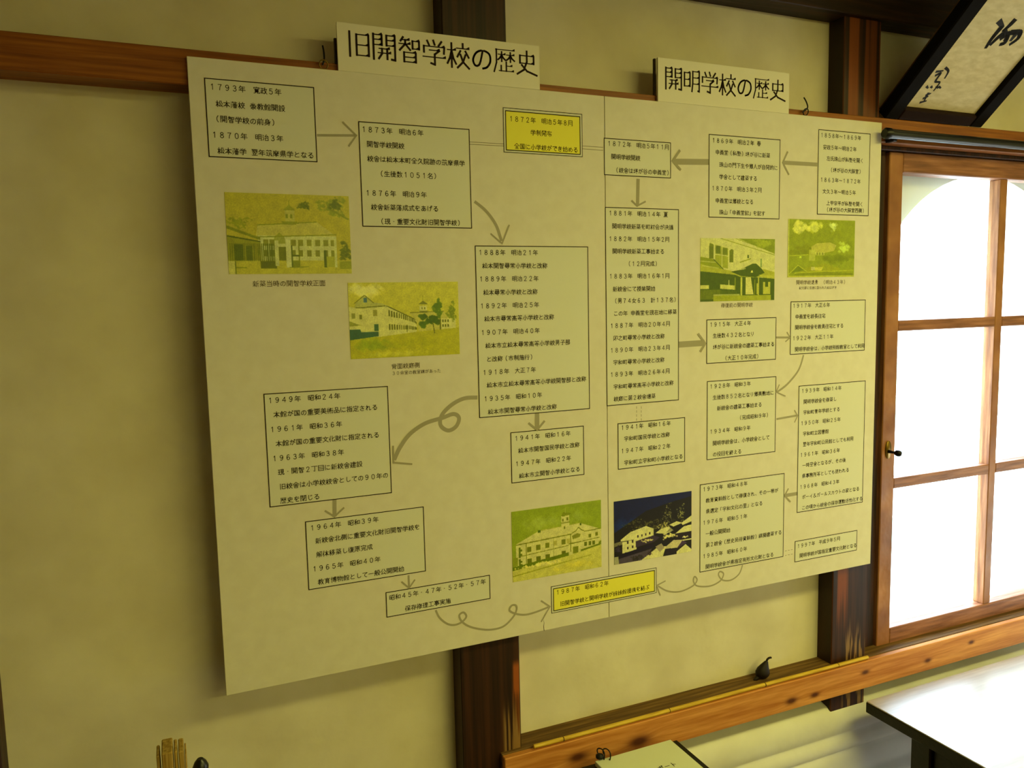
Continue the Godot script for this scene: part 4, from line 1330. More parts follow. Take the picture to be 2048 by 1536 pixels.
const GLYPHS := {
	"一": "0.5 5 9.5 5",
	"口": ".5 .5 9.5 .5 9.5 9.5 .5 9.5 .5 .5",
	"日": "口:0 0 10 10/.5 5 9.5 5",
	"目": "口:0 0 10 10/.5 3.5 9.5 3.5/.5 6.5 9.5 6.5",
	"田": "口:0 0 10 10/.5 5 9.5 5/5 .5 5 9.5",
	"月": "1 .3 1 6 0 10/1 .3 9 .3 9 9.8 7.5 9.6/1 3.3 9 3.3/1 6.3 9 6.3",
	"木": ".3 2.8 9.7 2.8/5 0 5 10/5 3 3 6.3 .2 8.5/5 3 7 6.3 9.8 8.5",
	"禾": "8 0 1.5 1.6/.3 3.6 9.7 3.6/5 1 5 10/5 3.8 .3 8.5/5 3.8 9.7 8.5",
	"土": "1 3.5 9 3.5/5 0 5 9.5/0 9.5 10 9.5",
	"王": ".5 .5 9.5 .5/1 5 9 5/5 .5 5 9.5/0 9.5 10 9.5",
	"亻": "7 0 4 4 .5 6.5/4.5 3.5 4.5 10",
	"彳": "7 0 1 3.5/8 3 1 6.5/5 5.5 5 10",
	"氵": "1 .8 7 2/0 3.8 6 5/1 10 7 6.5",
	"扌": "0 2.5 10 2.5/5.5 0 5.5 9.8 3 9/0 7 10 5",
	"言": "3.5 0 6 .8/0 2 10 2/1.5 3.8 8.5 3.8/1.5 5.4 8.5 5.4/口:1.5 7 7 3",
	"門": ".5 0 .5 10/.5 .2 4 .2 4 4.2 .5 4.2/.5 2.1 4 2.1/9.5 0 9.5 9.8 8 9.6/9.5 .2 6 .2 6 4.2 9.5 4.2/6 2.1 9.5 2.1",
	"艹": "0 5 10 5/3 .5 3 9.5/7 .5 7 9.5",
	"竹": "2.5 0 0 6/1.5 3 5 3/3 3 4 7/7.5 0 5.5 6/6.5 3 10 3/8 3 9 7",
	"宀": "5 0 5 3/.5 8 .5 3 9.5 3 9.5 7 8.5 9",
	"广": "5 0 5 1.5/.8 1.5 9.8 1.5/1.2 1.5 1.2 6 0 10",
	"厂": ".8 .5 9.8 .5/1.2 .5 1.2 6 0 10",
	"攵": "3.5 0 .5 4.5/2.5 2.5 9.5 2.5/8 2.5 6 7 1 10/2.5 4 5 7.5 9.8 10",
	"又": "1 1 8.5 1 6 6 .5 10/2 3 5 7 9.8 10",
	"力": ".5 2.5 9 2.5 8.5 9.5 6.5 9/4.5 0 4 5 .5 10",
	"女": "4.5 0 2 6.5 8.5 10/8 3.3 6 7 1 10/0 3.3 10 3.3",
	"子": "1.5 .8 8.5 .8 5 3.8/5 3.8 5 9.8 3 9/0 5 10 5",
	"大": ".5 3.2 9.5 3.2/5 0 5 3.2 3 7 .5 10/5 3.2 7 7 9.8 10",
	"人": "5 0 3.5 6 0 10/5 2 7 7 10 10",
	"小": "5 0 5 9.8 3.5 9/2.5 3.5 .5 8/7.5 3 9.8 8",
	"寸": "0 2.5 10 2.5/7 0 7 9.8 5 9/2.5 4.5 4 7",
	"刂": "2 1 2 7/8 0 8 9.8 5.5 9",
	"阝": "1.5 0 1.5 10/1.5 .5 8 .5 5 4 8.5 6.5 6 8.5 4.5 8",
	"巾": "1 8 1 2.5 9 2.5 9 8 8 7.6/5 0 5 10",
	"立": "5 0 5 2/.8 2.2 9.2 2.2/3 4 3.8 8.5/7 4 6 8.5/0 9.2 10 9.2",
	"止": "5 0 5 9.5/5 4 9 4/1.5 4 1.5 9.5/0 9.5 10 9.5",
	"正": ".5 .8 9.5 .8/5 .8 5 9.3/5 4.8 9 4.8/1.8 4 1.8 9.3/0 9.3 10 9.3",
	"生": "2.5 .8 .5 4.5/2 2.8 9 2.8/5 0 5 9.5/1.5 6 8.7 6/0 9.5 10 9.5",
	"年": "3 0 .5 4/2.2 1.8 9.3 1.8/2.5 7 2.5 4.4 9 4.4/0 7 10 7/5.7 1.8 5.7 10",
	"明": "日:.4 1 3.6 7/月:5 .2 4.8 9.8",
	"ム": "5 0 1 8 9 7.5/7 4.5 9.8 9.8",
	"治": "氵:.2 .5 2.6 9/ム:3.5 .3 6 4/口:4 5.5 5.2 4.2",
	"刀": ".5 1 9.5 1 9 9.5 7 9/4.5 1 4 5 .5 10",
	"昭": "日:.3 1 3.2 7.5/刀:4 .3 5.8 4.6/口:4.5 5.6 4.8 4.2",
	"和": "禾:0 .3 5.3 9.6/口:6 2.3 3.8 6",
	"公": "3.5 0 2.5 3 0 5.5/6.5 0 7.5 3 10 5.5/4.5 4.5 1.5 9 8.5 8.5/7 6.5 9.3 10",
	"松": "木:0 .2 4.2 9.8/公:4.4 .3 5.6 9.2",
	"本": "木:0 0 10 10/2.8 7.3 7.2 7.3",
	"番": "8 0 1.5 1/0 3 10 3/5 .7 5 5.5/2.5 1.2 3.2 2.6/7.5 1.2 6.8 2.6/5 3 .5 5.6/5 3 9.5 5.6/田:2 5.8 6 4.2",
	"藩": "艹:.5 0 9 2.4/氵:0 3 2.2 7/番:2.6 2.6 7.3 7.4",
	"交": "5 0 5 1.8/0 2 10 2/3 3 .5 5.5/7 3 9.5 5.5/7 4.5 5 7.5 .5 10/3 4.5 5 7.5 9.7 10",
	"校": "木:0 .2 4 9.8/交:4.3 0 5.7 10",
	"山": "5 0 5 9.3/.8 3 .8 9.3 9.2 9.3 9.2 3",
	"宗": "宀:0 0 10 5/3 4 7 4/1.5 6 8.5 6/5 6 5 9.8 3.8 9.3/3 7 1.5 9/7 7 8.7 9",
	"崇": "山:2 0 6 3/宗:.3 3.2 9.4 6.8",
	"孝": "1 1.8 8 1.8/5 0 5 3.8/0 3.8 10 3.8/9.5 .5 6 4 .3 7/3 5.6 8 5.6 5.5 7/5.5 7 5.5 10 4 9.5/.5 8 9.8 7.3",
	"教": "孝:0 .2 5.3 9.8/攵:5.3 0 4.7 10",
	"食": "5 0 0 4/5 0 9.8 3.5/5 2 5 3.3/1.5 3.5 8 3.5 8 6.8 1.5 6.8/1.5 5.1 8 5.1/1.5 3.5 1.5 9.8 6 8.3/5 7 9 9.8",
	"官": "宀:0 0 10 4.2/2.2 4 2.2 9.8/2.2 4 8 4 8 6 2.2 6/2.2 7.5 8.5 7.5 8.5 9.8 2.2 9.8",
	"館": "食:0 0 4.6 10/官:5 .3 5 9.5",
	"開": "門:0 0 10 10/2.8 5.6 7.2 5.6/2.3 7.3 7.7 7.3/4 5.6 4 7.5 2.6 9.6/6.2 5.6 6.2 9.6",
	"殳": "2.5 .3 2.5 2.5 .5 4.3/2.5 .3 7.5 .3 7.5 3.8 9.8 3.8/又:.5 5 9.3 5",
	"設": "言:0 .2 4.3 9.6/殳:4.8 .2 5.2 9.6",
	"知": "2 0 .8 3/1.3 2 5 2/0 5 5.4 5/3 2 3 5 .3 10/3.3 5.5 5.3 9.3/口:6.3 2 3.5 6.5",
	"智": "知:.5 0 9 5.3/日:2.3 5.8 5.6 4.2",
	"学": "2 .3 2.8 2/4.7 0 5.3 1.7/8.3 .2 7 2/.5 5 .5 2.5 9.5 2.5 9.3 5/2.8 4 7.3 4 5.2 5.6/5.2 5.6 5.2 9.8 3.5 9.3/0 6.8 10 6.8",
	"前": "2.8 0 3.8 1.8/7.3 0 6.3 1.8/0 2.2 10 2.2/月:.5 3.8 4.2 6.2/6.3 4.2 6.3 8/9 3.6 9 9.8 7.3 9.3",
	"身": "5 0 4 1.5/2.2 7 2.2 1.5 7.5 1.5 7.5 9.8 6 9.5/2.2 3.3 7.5 3.3/2.2 5 7.5 5/0 7 9 6.7/9.8 4 5 8 .5 10",
	"羽": ".5 .8 4.3 .8 4.3 9.5 3 9/1 3 2.8 4.5/1 7.5 4 5.5/5.5 .8 9.5 .8 9.5 9.5 8 9/6 3 7.8 4.5/6 7.5 9 5.5",
	"翌": "羽:.5 0 9 4.6/立:.8 4.8 8.4 5.2",
	"工": "1 1 9 1/5 1 5 9/0 9 10 9",
	"凡": "1.5 .5 1.5 5 0 10/1.5 .5 7.5 .5 7.5 9 9.8 9 9.8 7.5/3.5 3.5 5.5 5.5",
	"筑": "竹:.5 0 9 3.2/工:.2 4 4 5.5/凡:4.8 4 5 6",
	"手": "8 0 2 1/1.5 3.3 8.5 3.3/.3 6 9.7 6/5 .5 5 9.7 3.5 9.3",
	"摩": "广:0 0 10 10/木:1.6 2.4 3.8 3.4/木:5.6 2.4 4 3.4/手:2 5.8 7 4.2",
	"県": "目:3 0 5.5 5.3/1.3 1.5 1.3 6.5 9.5 6.5/5 6.5 5 10/2.8 7.6 1 9.5/7.3 7.6 9 9.5",
	"舎": "5 0 0 4/5 0 10 4/2 4 8 4/5 2.5 5 6/1 6 9 6/口:2.2 7.2 5.6 2.8",
	"町": "田:.2 1.2 4.6 7/5.4 1.5 10 1.5/8 1.5 8 9.6 6.5 9",
	"全": "5 0 0 4.3/5 0 10 4.3/王:1.5 4.3 7 5.5",
	"久": "4 0 .8 4.8/3 2 7.5 2 6 6 .5 10/5 4.5 7 7.5 9.8 10",
	"院": "阝:0 .2 3 9.8/宀:3.4 0 6.5 3.6/4.8 3.8 8.4 3.8/3.6 5.8 9.8 5.8/5.5 5.8 5.2 8 3.2 10/7.3 5.8 7.3 9.4 9.8 9.4 9.8 8",
	"跡": "口:.5 .5 3.5 2.8/2.3 3.3 2.3 9/2.3 5.8 4.2 5.8/.7 5.5 .7 9.3 4.5 8.8/7 0 7 1.8/4.8 2 10 2/6.3 2 6 6 4.5 9.8/8 2 8 9.6 7 9/5 4 4.5 6/9 4 9.9 6",
	"徒": "彳:0 .2 3 9.8/土:3.5 .2 6 4/3.3 4.8 9.8 4.8/6.5 4.8 6.5 9/6.5 7 9 7/4.8 6 4.3 8 3.2 10/4.5 8 6.5 9.6 10 9.6",
	"米": "0 5 10 5/5 0 5 10/2 1 3 3.5/8 1 7 3.5/5 5 .5 9/5 5 9.5 9",
	"数": "米:.3 0 4.8 4.8/女:.2 5 5 5/攵:5.3 0 4.7 10",
	"名": "4.5 0 .8 4.5/3 1.8 8.5 1.8 4 6.5 .5 8/3 3 5 4.6/3.5 5.8 9 5.8 9 9.8 3.5 9.8/3.5 6 3.5 9.8",
	"亲": "5 0 5 1.5/.8 1.7 9.2 1.7/2.8 2.2 3.3 4/7.2 2.2 6.5 4/0 4.3 10 4.3/.5 6.3 9.5 6.3/5 4.3 5 10/5 6.5 .5 9.5/5 6.5 9.5 9.3",
	"斤": "9 0 2 1.3/2 1.3 2 6 .3 10/2 4 10 4/6.8 4 6.8 10",
	"新": "亲:0 0 5.2 10/斤:5.2 .3 4.8 9.7",
	"築": "竹:.5 0 9 2.6/工:1 3 3.4 3/凡:5 2.8 4.3 3.4/木:.3 5.8 9.4 4.2",
	"各": "4 0 1 4/3 1.6 8 1.6 5 4.5 0 6.5/3.5 2.8 6 4.8 10 6/口:2.3 6.5 5.4 3.5",
	"落": "艹:.5 0 9 2.2/氵:.2 2.8 2.3 7/各:3 2.4 6.8 7.6",
	"成": "1 2.2 9.6 2.2/1.5 2.2 1.3 6.5 .2 10/1.5 4.8 4.6 4.8 4.4 8 3 7.6/5.8 0 6.5 5 8.5 9.3 9.8 9.6 9.8 7.6/8.8 4 7 7.5 4.3 9.8/7.5 .2 9 1.4",
	"式": "0 2.5 10 2.5/6.5 0 7 5 8.6 9 9.8 9.6 10 8/8 .3 9.3 1.3/1 5 5.5 5/3.3 5 3.3 8.5/.5 9 6 8.3",
	"見": "目:1.5 0 7 6/3.5 6 3.3 8 .5 10/6.5 6 6.5 9.5 9.8 9.5 9.8 8",
	"現": "王:0 .8 3.8 8.4/見:4 .3 6 9.6",
	"重": "8 0 2 1/0 2.2 10 2.2/1.8 3.4 8.2 3.4 8.2 6.4 1.8 6.4 1.8 3.4/1.8 4.9 8.2 4.9/5 .8 5 9.7/1 8 9 8/0 9.8 10 9.8",
	"要": "0 .5 10 .5/1 2 9 2 9 4.6 1 4.6 1 2/3.6 .5 3.6 4.6/6.4 .5 6.4 4.6/4.5 4.8 2.5 8 8.8 10/7.5 6.3 5 9 .8 10/0 6.3 10 6.3",
	"文": "5 0 5 2/0 2.3 10 2.3/7.5 2.3 5.5 6.5 .3 10/2.5 2.3 4.5 6.5 9.8 10",
	"化": "亻:0 0 4 10/9.5 2 5.5 5/5.5 0 5.5 9 9.8 9 9.8 7",
	"財": "目:.4 .3 3.6 6.4/1.5 7 .2 9.8/3 7 4.2 9.6/4.6 2.8 10 2.8/8 0 8 9.7 6.5 9/8 3 4.5 7.5",
	"旧": "1.5 .2 1.5 9.8/日:4 .6 5.5 9",
	"制": "2 .3 1 3/1.3 1.6 6 1.6/.2 3.5 6.4 3.5/3.3 0 3.3 10/1 8.3 1 5.3 5.8 5.3 5.8 8.3/刂:6.8 0 3 10",
	"癶": "1.5 1.2 4.3 1.2 3 5 0 10/.8 3.5 2.5 5.5/6 0 7 5 10 10/9 .5 7 2.8/10 2.8 7.8 5.5",
	"発": "癶:0 0 10 4/2.3 4.3 7.8 4.3/0 6.3 10 6.3/3.7 4.3 3.5 7.5 .5 10/6.3 4.3 6.3 9.6 9.8 9.6 9.8 8.3",
	"布": "0 1.8 10 1.8/4.5 0 3 4 .3 7/巾:2.8 4 6.8 6",
	"国": "口:.3 .3 9.4 9.4/2.3 2.5 7.7 2.5/2.8 4.9 7.2 4.9/2 7.5 8 7.5/5 2.5 5 7.5/6.3 5.6 7.2 6.7",
	"始": "女:0 .3 4.6 9.7/ム:5 .2 5 4/口:5.4 5.4 4.3 4.4",
	"尋": "1.5 .2 8.5 .2 8.5 3.4/1.5 1.8 8.5 1.8/1.5 3.4 8.5 3.4/工:.3 4 4.2 2.4/口:5.5 4.2 3.8 2/寸:.8 6.4 8.6 3.6",
	"常": "5 0 5 1.8/2 .3 3 1.8/8 .3 7 1.8/.5 4 .5 2 9.5 2 9.3 4/口:3 3.2 4 2/巾:1 5.4 8 4.6",
	"己": "1 .5 8.5 .5 8.5 4.5 1 4.5/1 4.5 1 9.3 9.8 9.3 9.8 7.8",
	"改": "己:0 1 4.4 8.5/攵:4.8 0 5.2 10",
	"称": "禾:0 .2 4.6 9.8/5.8 0 4.8 3.5/5.5 1.8 9.8 1.8 9.2 3.4/7.3 2 7.3 9.7 6.2 9.2/5.8 4.5 4.8 7.5/8.7 4.5 9.9 7.5",
	"市": "5 0 5 2/.3 2 9.7 2/巾:1 2.6 8 7.4",
	"高": "5 0 5 1.5/.3 1.6 9.7 1.6/口:2.8 2.6 4.4 1.8/.8 10 .8 5.5 9.2 5.5 9.2 9.7 8 9.5/口:3 6.7 4 2.3",
	"等": "竹:.5 0 9 2.8/土:1.5 3 7 2.6/寸:.3 5.5 9.4 4.5",
	"男": "田:1.5 0 7 5/力:.5 4.9 8.7 5.1",
	"部": "立:0 0 5.8 5/口:.8 5.8 4.2 4/阝:6.6 .2 3.2 9.8",
	"施": "2.5 0 2.5 1.6/0 1.8 5 1.8/2 1.8 1.8 6 .2 10/2 4.3 4.5 4.3 4.2 9 3 8.6/6.5 0 5 3.5/6 1.8 9.8 1.8/5 5.5 9.5 4 9.3 7.4 8.5 7/5.7 4 5.7 9.5 9.9 9.5 9.9 8/7.5 3 7.5 8.2",
	"行": "彳:0 .2 3.6 9.8/4.5 1.5 9.6 1.5/4 4.4 10 4.4/7.8 4.4 7.8 9.7 6 9.2",
	"美": "2.8 0 3.5 1.3/7.2 0 6.5 1.3/.8 1.5 9.2 1.5/1.5 3.2 8.5 3.2/.5 5 9.5 5/5 1.5 5 6/.3 6.7 9.7 6.7/5 5 4.5 7.5 .5 10/5.3 7 9.5 10",
	"術": "彳:0 .2 2.8 9.8/3.2 3 6.5 3/4.9 .5 4.9 10/4.9 3.3 3 7/4.9 3.3 6.6 6.5/5.6 .8 6.4 2/7.2 1.5 9.8 1.5/6.9 4.4 10 4.4/8.7 4.4 8.7 9.7 7.5 9.3",
	"品": "口:2.7 .2 4.6 3.8/口:.3 5.4 4.2 4.2/口:5.5 5.4 4.2 4.2",
	"匕": "9 1 1.5 4.5/1 0 1 8.5 9.5 8.5 9.5 6",
	"指": "扌:0 0 4.2 10/匕:4.8 0 5 4.3/日:5 5 4.6 4.8",
	"定": "宀:.3 0 9.4 3.8/2 4 8 4/5.2 4 5.2 9/5.2 6.3 8.3 6.3/2.7 5.5 2 8 .3 10/2 7.5 4.5 9.4 9.9 9.6",
	"丁": "0 1 10 1/5.5 1 5.5 9.6 3.5 9",
	"廴": "1 .5 7 .5 3.5 4.5 7 4.5 5 8 .3 10/1 5 4 8.5 10 10 27 10",
	"建": "廴:0 1 3.5 9/4 1.2 8.8 1.2 8.8 4.2/3.2 2.7 10 2.7/4 4.2 8.8 4.2/3.8 6 9.2 6/3.2 7.8 10 7.8/6.4 0 6.4 9.2",
	"歴": "厂:0 0 10 10/木:1.8 1.4 3.7 4/木:5.8 1.4 4 4/止:2.3 5.6 7 4",
	"史": "口:1.3 1.8 7.4 3.6/5 0 5 4.5 3.5 8 .3 10/2.5 6 5 8.5 9.8 10",
	"閉": "門:0 0 10 10/2.5 6.3 7.5 6.3/5.7 5 5.7 9.6 4.5 9.2/5.7 6.5 2.8 9",
	"民": "1.5 .5 8.3 .5 8.3 3.3 1.5 3.3/1.5 .5 1.5 9.3 5 8.2/1.5 5.5 9.3 5.5/5 3.3 6 7 8.5 9.6 9.8 8.5",
	"北": "3.3 .3 3.3 10/.3 3.3 3.3 3.3/0 8.5 3.3 7/6.2 .3 6.2 9 9.8 9 9.8 7/9.5 2.5 6.2 4.5",
	"側": "亻:0 0 2.8 10/目:3 .3 3.3 6.3/3.8 7 2.8 9.6/5.3 7 6.5 9.3/刂:7 0 2.9 10",
	"解": "2.3 0 .5 3/1.8 1.2 4.5 1.2 3.5 3/1 3 1 8 .2 10/1 3 4.8 3 4.8 10 4 9.8/1 5.2 4.8 5.2/1 7.2 4.8 7.2/2.9 3 2.9 7.2/刀:5.3 0 4.5 4/6.3 4.5 5.5 6.5/6 5.8 9.6 5.8/5.2 7.8 10 7.8/7.8 4.5 7.8 10",
	"体": "亻:0 0 3.2 10/本:3.2 .2 6.8 9.7",
	"夕": "4.5 0 .8 5/3.5 1.8 9 1.8 6 7 .8 10/3.3 4 5.5 6",
	"移": "禾:0 .2 4.4 9.8/夕:4.6 0 5 4.8/夕:4.8 4.2 5.2 5.8",
	"復": "彳:0 .2 2.8 9.8/5 0 3.8 2.5/4.5 1.2 9.7 1.2/日:4.5 2.4 4.5 3.2/5.5 5.6 3.2 8.3/5 6.5 8.7 6.5 6.5 8.8 3.2 10/4.8 7.5 6.8 9 10 10",
	"原": "厂:0 0 10 10/5.5 1 4.8 2/日:3.2 2.2 5.5 3.2/5.8 5.4 5.8 9.7 4.5 9.3/3.7 6.5 2.2 8.7/7.8 6.5 9.6 8.7",
	"完": "宀:.3 0 9.4 3.8/2.5 4 7.5 4/.8 5.9 9.2 5.9/3.7 5.9 3.4 8.2 .6 10/6.3 5.9 6.3 9.5 9.8 9.5 9.8 8",
	"育": "5 0 5 1.3/.3 1.4 9.7 1.4/4 1.6 2.5 3.6 7.5 3.4/6.5 2.4 8.3 4.2/月:2 4.6 6 5.4",
	"博": "0 3.3 3.4 3.3/1.7 0 1.7 10/3.8 1.2 10 1.2/4.5 2.4 9.3 2.4 9.3 5.2 4.5 5.2 4.5 2.4/4.5 3.8 9.3 3.8/6.9 0 6.9 5.8/8.3 .1 9.2 .8/3.6 6.8 10 6.8/8.5 5.8 8.5 9.7 7.2 9.3/5 7.6 6 8.9",
	"牛": "2 1 .5 4.5/1.5 3 9.5 3/5.5 0 5.5 10/0 7 10 5.8",
	"物": "牛:0 0 3.8 10/5.5 0 4 4/5 2.3 9.7 2.3 9.3 9.6 8 9.2/6.8 2.5 4.3 6.8/8.3 2.5 7.5 6 4.3 9.6",
	"舟": "4.5 0 3.5 1.3/1.8 1.5 1.8 6 .3 10/1.8 1.5 8.5 1.5 8.5 9.7 7 9.4/0 5.5 10 5.5/4.5 2.6 5.3 4.3/4.5 6.5 5.3 8.3",
	"般": "舟:0 0 4.8 10/殳:5 .2 5 9.6",
	"保": "亻:0 0 3.2 10/口:4 .4 5 3.2/木:3.2 4 6.8 6",
	"存": "0 1.8 10 1.8/4.3 0 2.5 4.5 .2 7.3/2.5 5 2.5 10/4.3 3.8 9 3.8 6.8 5.6/6.8 5.6 6.8 9.8 5.3 9.4/3.8 6.8 10 6.8",
	"修": "亻:0 0 2.5 10/3.2 2.5 3.2 8/5 0 3.8 3/5 1.6 9.5 1.6 7.5 4 4 5.5/5.5 2.5 7.5 4.2 10 5/8.2 5.2 5 6.8/8.7 6.6 5 8.4/9.3 8 4.5 10",
	"里": "田:1 0 8 5.3/5 0 5 9.7/1 7.4 9 7.4/0 9.7 10 9.7",
	"理": "王:0 .8 3.8 8.4/里:4.2 .4 5.8 9.4",
	"事": "0 1.2 10 1.2/口:1.8 2.2 6.4 1.7/1.5 4.9 8.7 4.9 8.7 7.9/0 6.4 10 6.4/1.5 7.9 8.7 7.9/5 0 5 9.8 3.5 9.4",
	"実": "宀:.3 0 9.4 3.6/1.5 3.5 8.5 3.5/2 5 8 5/.3 6.7 9.7 6.7/5 2.5 5 6.7 3.5 8.5 .3 10/5.2 6.8 7 8.6 9.8 10",
	"姉": "女:0 .3 4.4 9.7/7.3 0 7.3 1.8/4.8 2 10 2/巾:5.2 3 4.5 7",
	"妹": "女:0 .3 4.4 9.7/5.3 2 9.5 2/4.6 4.6 10 4.6/7.3 0 7.3 10/7.3 4.8 4.8 8.8/7.3 4.8 10 8.6",
	"提": "扌:0 0 4 10/日:5 0 4.5 3.8/4.4 5 10 5/7.3 5 7.3 9/7.3 7 9.5 7/5.5 6 5.2 8 4.2 10/5.2 8 7 9.5 10 9.6",
	"携": "扌:0 0 3.8 10/5.8 0 4.3 2.8/5.2 1.5 5.2 6/5.2 1.5 9.6 1.5/5.2 3 9.4 3/5.2 4.4 9.4 4.4/5.2 6 9.9 6/7.5 .3 7.5 6/5 7 8.8 7 8.3 8.3 9.8 8.3 9.5 9.9 8.3 9.7/6.3 7 6 8.5 4.3 10",
	"糸": "4.5 0 1.2 3 5 5/7.5 1.8 1.5 6.2 8 5.6/6.5 4.2 8.7 6.6/4.6 6 4.6 10/1.8 7 .5 9.6/7.3 7 8.8 9",
	"結": "糸:0 0 4.6 10/土:4.8 0 5.2 4.8/口:5.3 6 4.2 3.8",
	"当": "5 0 5 3.6/1.5 .5 2.8 3/8.5 .5 7.2 3/1 3.8 8.8 3.8 8.8 9.6 .8 9.6/1.2 6.6 8.8 6.6",
	"時": "日:.2 .8 3.2 7.6/土:4 0 5.6 4/寸:3.9 4.4 6 5.4",
	"面": "0 .5 10 .5/5 .5 4.3 2.5/.8 2.6 9.2 2.6 9.2 9.7 .8 9.7 .8 2.6/3.5 2.6 3.5 9.7/6.5 2.6 6.5 9.7/3.5 5 6.5 5/3.5 7.3 6.5 7.3",
	"背": "3.5 .2 3.5 4.2/.3 2 3.5 2/.3 4.2 3.5 3.4/6.2 .2 6.2 4 9.6 4 9.6 3/9 1 6.2 2.4/月:2 4.7 6 5.3",
	"庭": "广:0 0 10 10/廴:1.8 2.5 2.6 6.8/9 2.2 5 3/4.6 4.8 9.7 4.8/7 2.6 7 7/5 7 9.4 7",
	"余": "5 0 0 4.3/5 0 10 4.3/2.5 4 7.5 4/.8 6 9.2 6/5 4 5 9.8 3.7 9.4/2.8 7 1 9.2/7.2 7 9 9.2",
	"室": "宀:.3 0 9.4 3.4/1.8 3.5 8.2 3.5/4.5 3.5 2.5 5.6 7.5 5.3/6.3 4.4 8 6.2/土:1 5.8 8 4",
	"棟": "木:0 .2 3.8 9.8/4.2 1.3 10 1.3/日:4.9 2.6 4.4 3/7.1 0 7.1 10/7.1 5.7 4.2 9/7.1 5.7 10 9",
	"辶": "1 .5 2.3 2/0 4 2 4 2 7.5 .2 9.5/2 7.8 4 9.3 10 9.5",
	"遠": "辶:0 0 10 10/土:3.5 0 5.8 2.4/口:4.6 3.1 3.6 1.6/6.2 4.8 3.3 7.8/4.8 6 4.8 8.2 6 7.6/6.3 5.5 9.6 8/8.5 5.3 7.3 6.4",
	"景": "日:2.5 0 5 2.8/5 2.9 5 3.7/.3 3.8 9.7 3.8/口:2.5 4.8 5 1.8/5 6.6 5 9.8 3.8 9.4/2.8 7.4 1.2 9.2/7.2 7.4 8.8 9.2",
	"紀": "糸:0 0 4.6 10/己:5 .8 5 8.8",
	"元": "2 .8 8 .8/.3 3.8 9.7 3.8/3.7 3.8 3.4 7 .4 10/6.3 3.8 6.3 9.3 9.8 9.3 9.8 7.5",
	"節": "竹:.5 0 9 2.8/1 3.5 4.6 3.5 4.6 6.3 1 6.3/1 4.9 4.6 4.9/1 3.5 1 9.8 4.6 8/3.6 7 5.2 9/6.2 10 6.2 3.6 9.3 3.6 9.3 7.5 8.3 7.2",
	"配": "0 .6 5.2 .6/1.8 .6 1.8 3/3.4 .6 3.4 3/.5 3 4.8 3 4.8 9.6 .5 9.6 .5 3/.5 7.5 4.8 7.5/己:5.6 .6 4.4 9",
	"絵": "糸:0 0 4.4 10/7.2 0 4.6 3.5/7.2 0 10 3.5/5.8 4 8.8 4/4.8 6 10 6/6.8 6.2 5.3 9 9.3 8.6/8.2 7.3 9.9 9.8",
	"平": "1 1 9 1/2.5 2.3 3.2 4.5/7.5 2.3 6.7 4.5/0 5.5 10 5.5/5 1 5 10",
	"坪": "土:0 1 3.8 7.5/平:4 .2 6 9.8",
	"谷": "3.3 0 .8 2.8/6.7 0 9.2 2.8/5 2.3 0 6.3/5 2.3 10 6.3/口:2.4 6 5.2 3.9",
	"申": "口:.8 1.5 8.4 6/.8 4.5 9.2 4.5/5 0 5 10",
	"義": "2.8 0 3.5 1/7.2 0 6.5 1/1 1.2 9 1.2/1.8 2.6 8.2 2.6/.3 4 9.7 4/5 1.2 5 4/4.3 4.6 .8 5.4/0 6.6 10 6.6/2.8 5 2.8 9.8 1.8 9.5/.3 9 4.8 7.8/5.8 4.5 6.6 7.5 8.5 9.8 9.8 9.6 9.9 8.6/8.8 7.2 5.3 9.8/7.5 4.6 8.8 5.6",
	"堂": "5 0 5 1.8/2 .3 3 1.8/8 .3 7 1.8/.5 3.8 .5 2 9.5 2 9.3 3.8/口:2.8 3.3 4.4 2.2/土:.8 5.6 8.4 4.2",
	"春": "1 1 9 1/1.5 2.6 8.5 2.6/.3 4.2 9.7 4.2/5 0 4 4 .3 7.6/6 4.3 9.8 7/日:2.8 5.8 4.6 4.1",
	"私": "禾:0 .2 5 9.8/ム:5.3 1 4.7 8.4",
	"享": "5 0 5 1.3/.3 1.4 9.7 1.4/口:2.3 2.4 5.4 2/2 5.6 8 5.6 5.3 7/5.3 7 5.3 10 3.8 9.6/.3 8 9.8 7.6",
	"丸": ".5 3 7.3 3 7.3 9 9.9 9 9.9 7.6/4.3 0 4 5 .3 10/1.5 5 5.5 8",
	"塾": "享:0 0 5.2 6.3/丸:5.2 0 4.8 6.2/土:.8 6.3 8.4 3.6",
	"珠": "王:0 .8 3.7 8.4/5.6 .5 4.4 3.6/5.2 2.2 9.6 2.2/4.2 4.8 10 4.8/7.2 0 7.2 10/7.2 5 4.3 8.8/7.2 5 10 8.8",
	"下": "0 .8 10 .8/5 .8 5 10/5.5 3.5 8.5 5.8",
	"郷": "3.2 0 .6 2.4 3 3.6/3.6 2.4 .3 5.6/3.5 4 2.8 7 .3 9.8/日:4 1.4 2.6 4.2/5.2 0 5.2 1.4/4 5.5 4 9.6 6.5 8/5.8 7 6.8 9/阝:7.2 .2 2.7 9.8",
	"自": "5 0 4 1.6/1.5 1.6 8.5 1.6 8.5 9.7 1.5 9.7 1.5 1.6/1.5 4.2 8.5 4.2/1.5 6.9 8.5 6.9",
	"的": "2.3 0 1.8 1.8/日:.4 1.8 3.8 7.4/6.3 0 5 4/5.9 2 9.6 2 9.2 9.6 7.6 9.2/6 4.6 7.6 6.4",
	"記": "言:0 .2 4.5 9.6/己:5.2 1 4.8 8.6",
	"安": "宀:.3 0 9.4 3.8/女:.3 3 9.4 7",
	"政": "正:0 .8 5 8.6/攵:5 0 5 10",
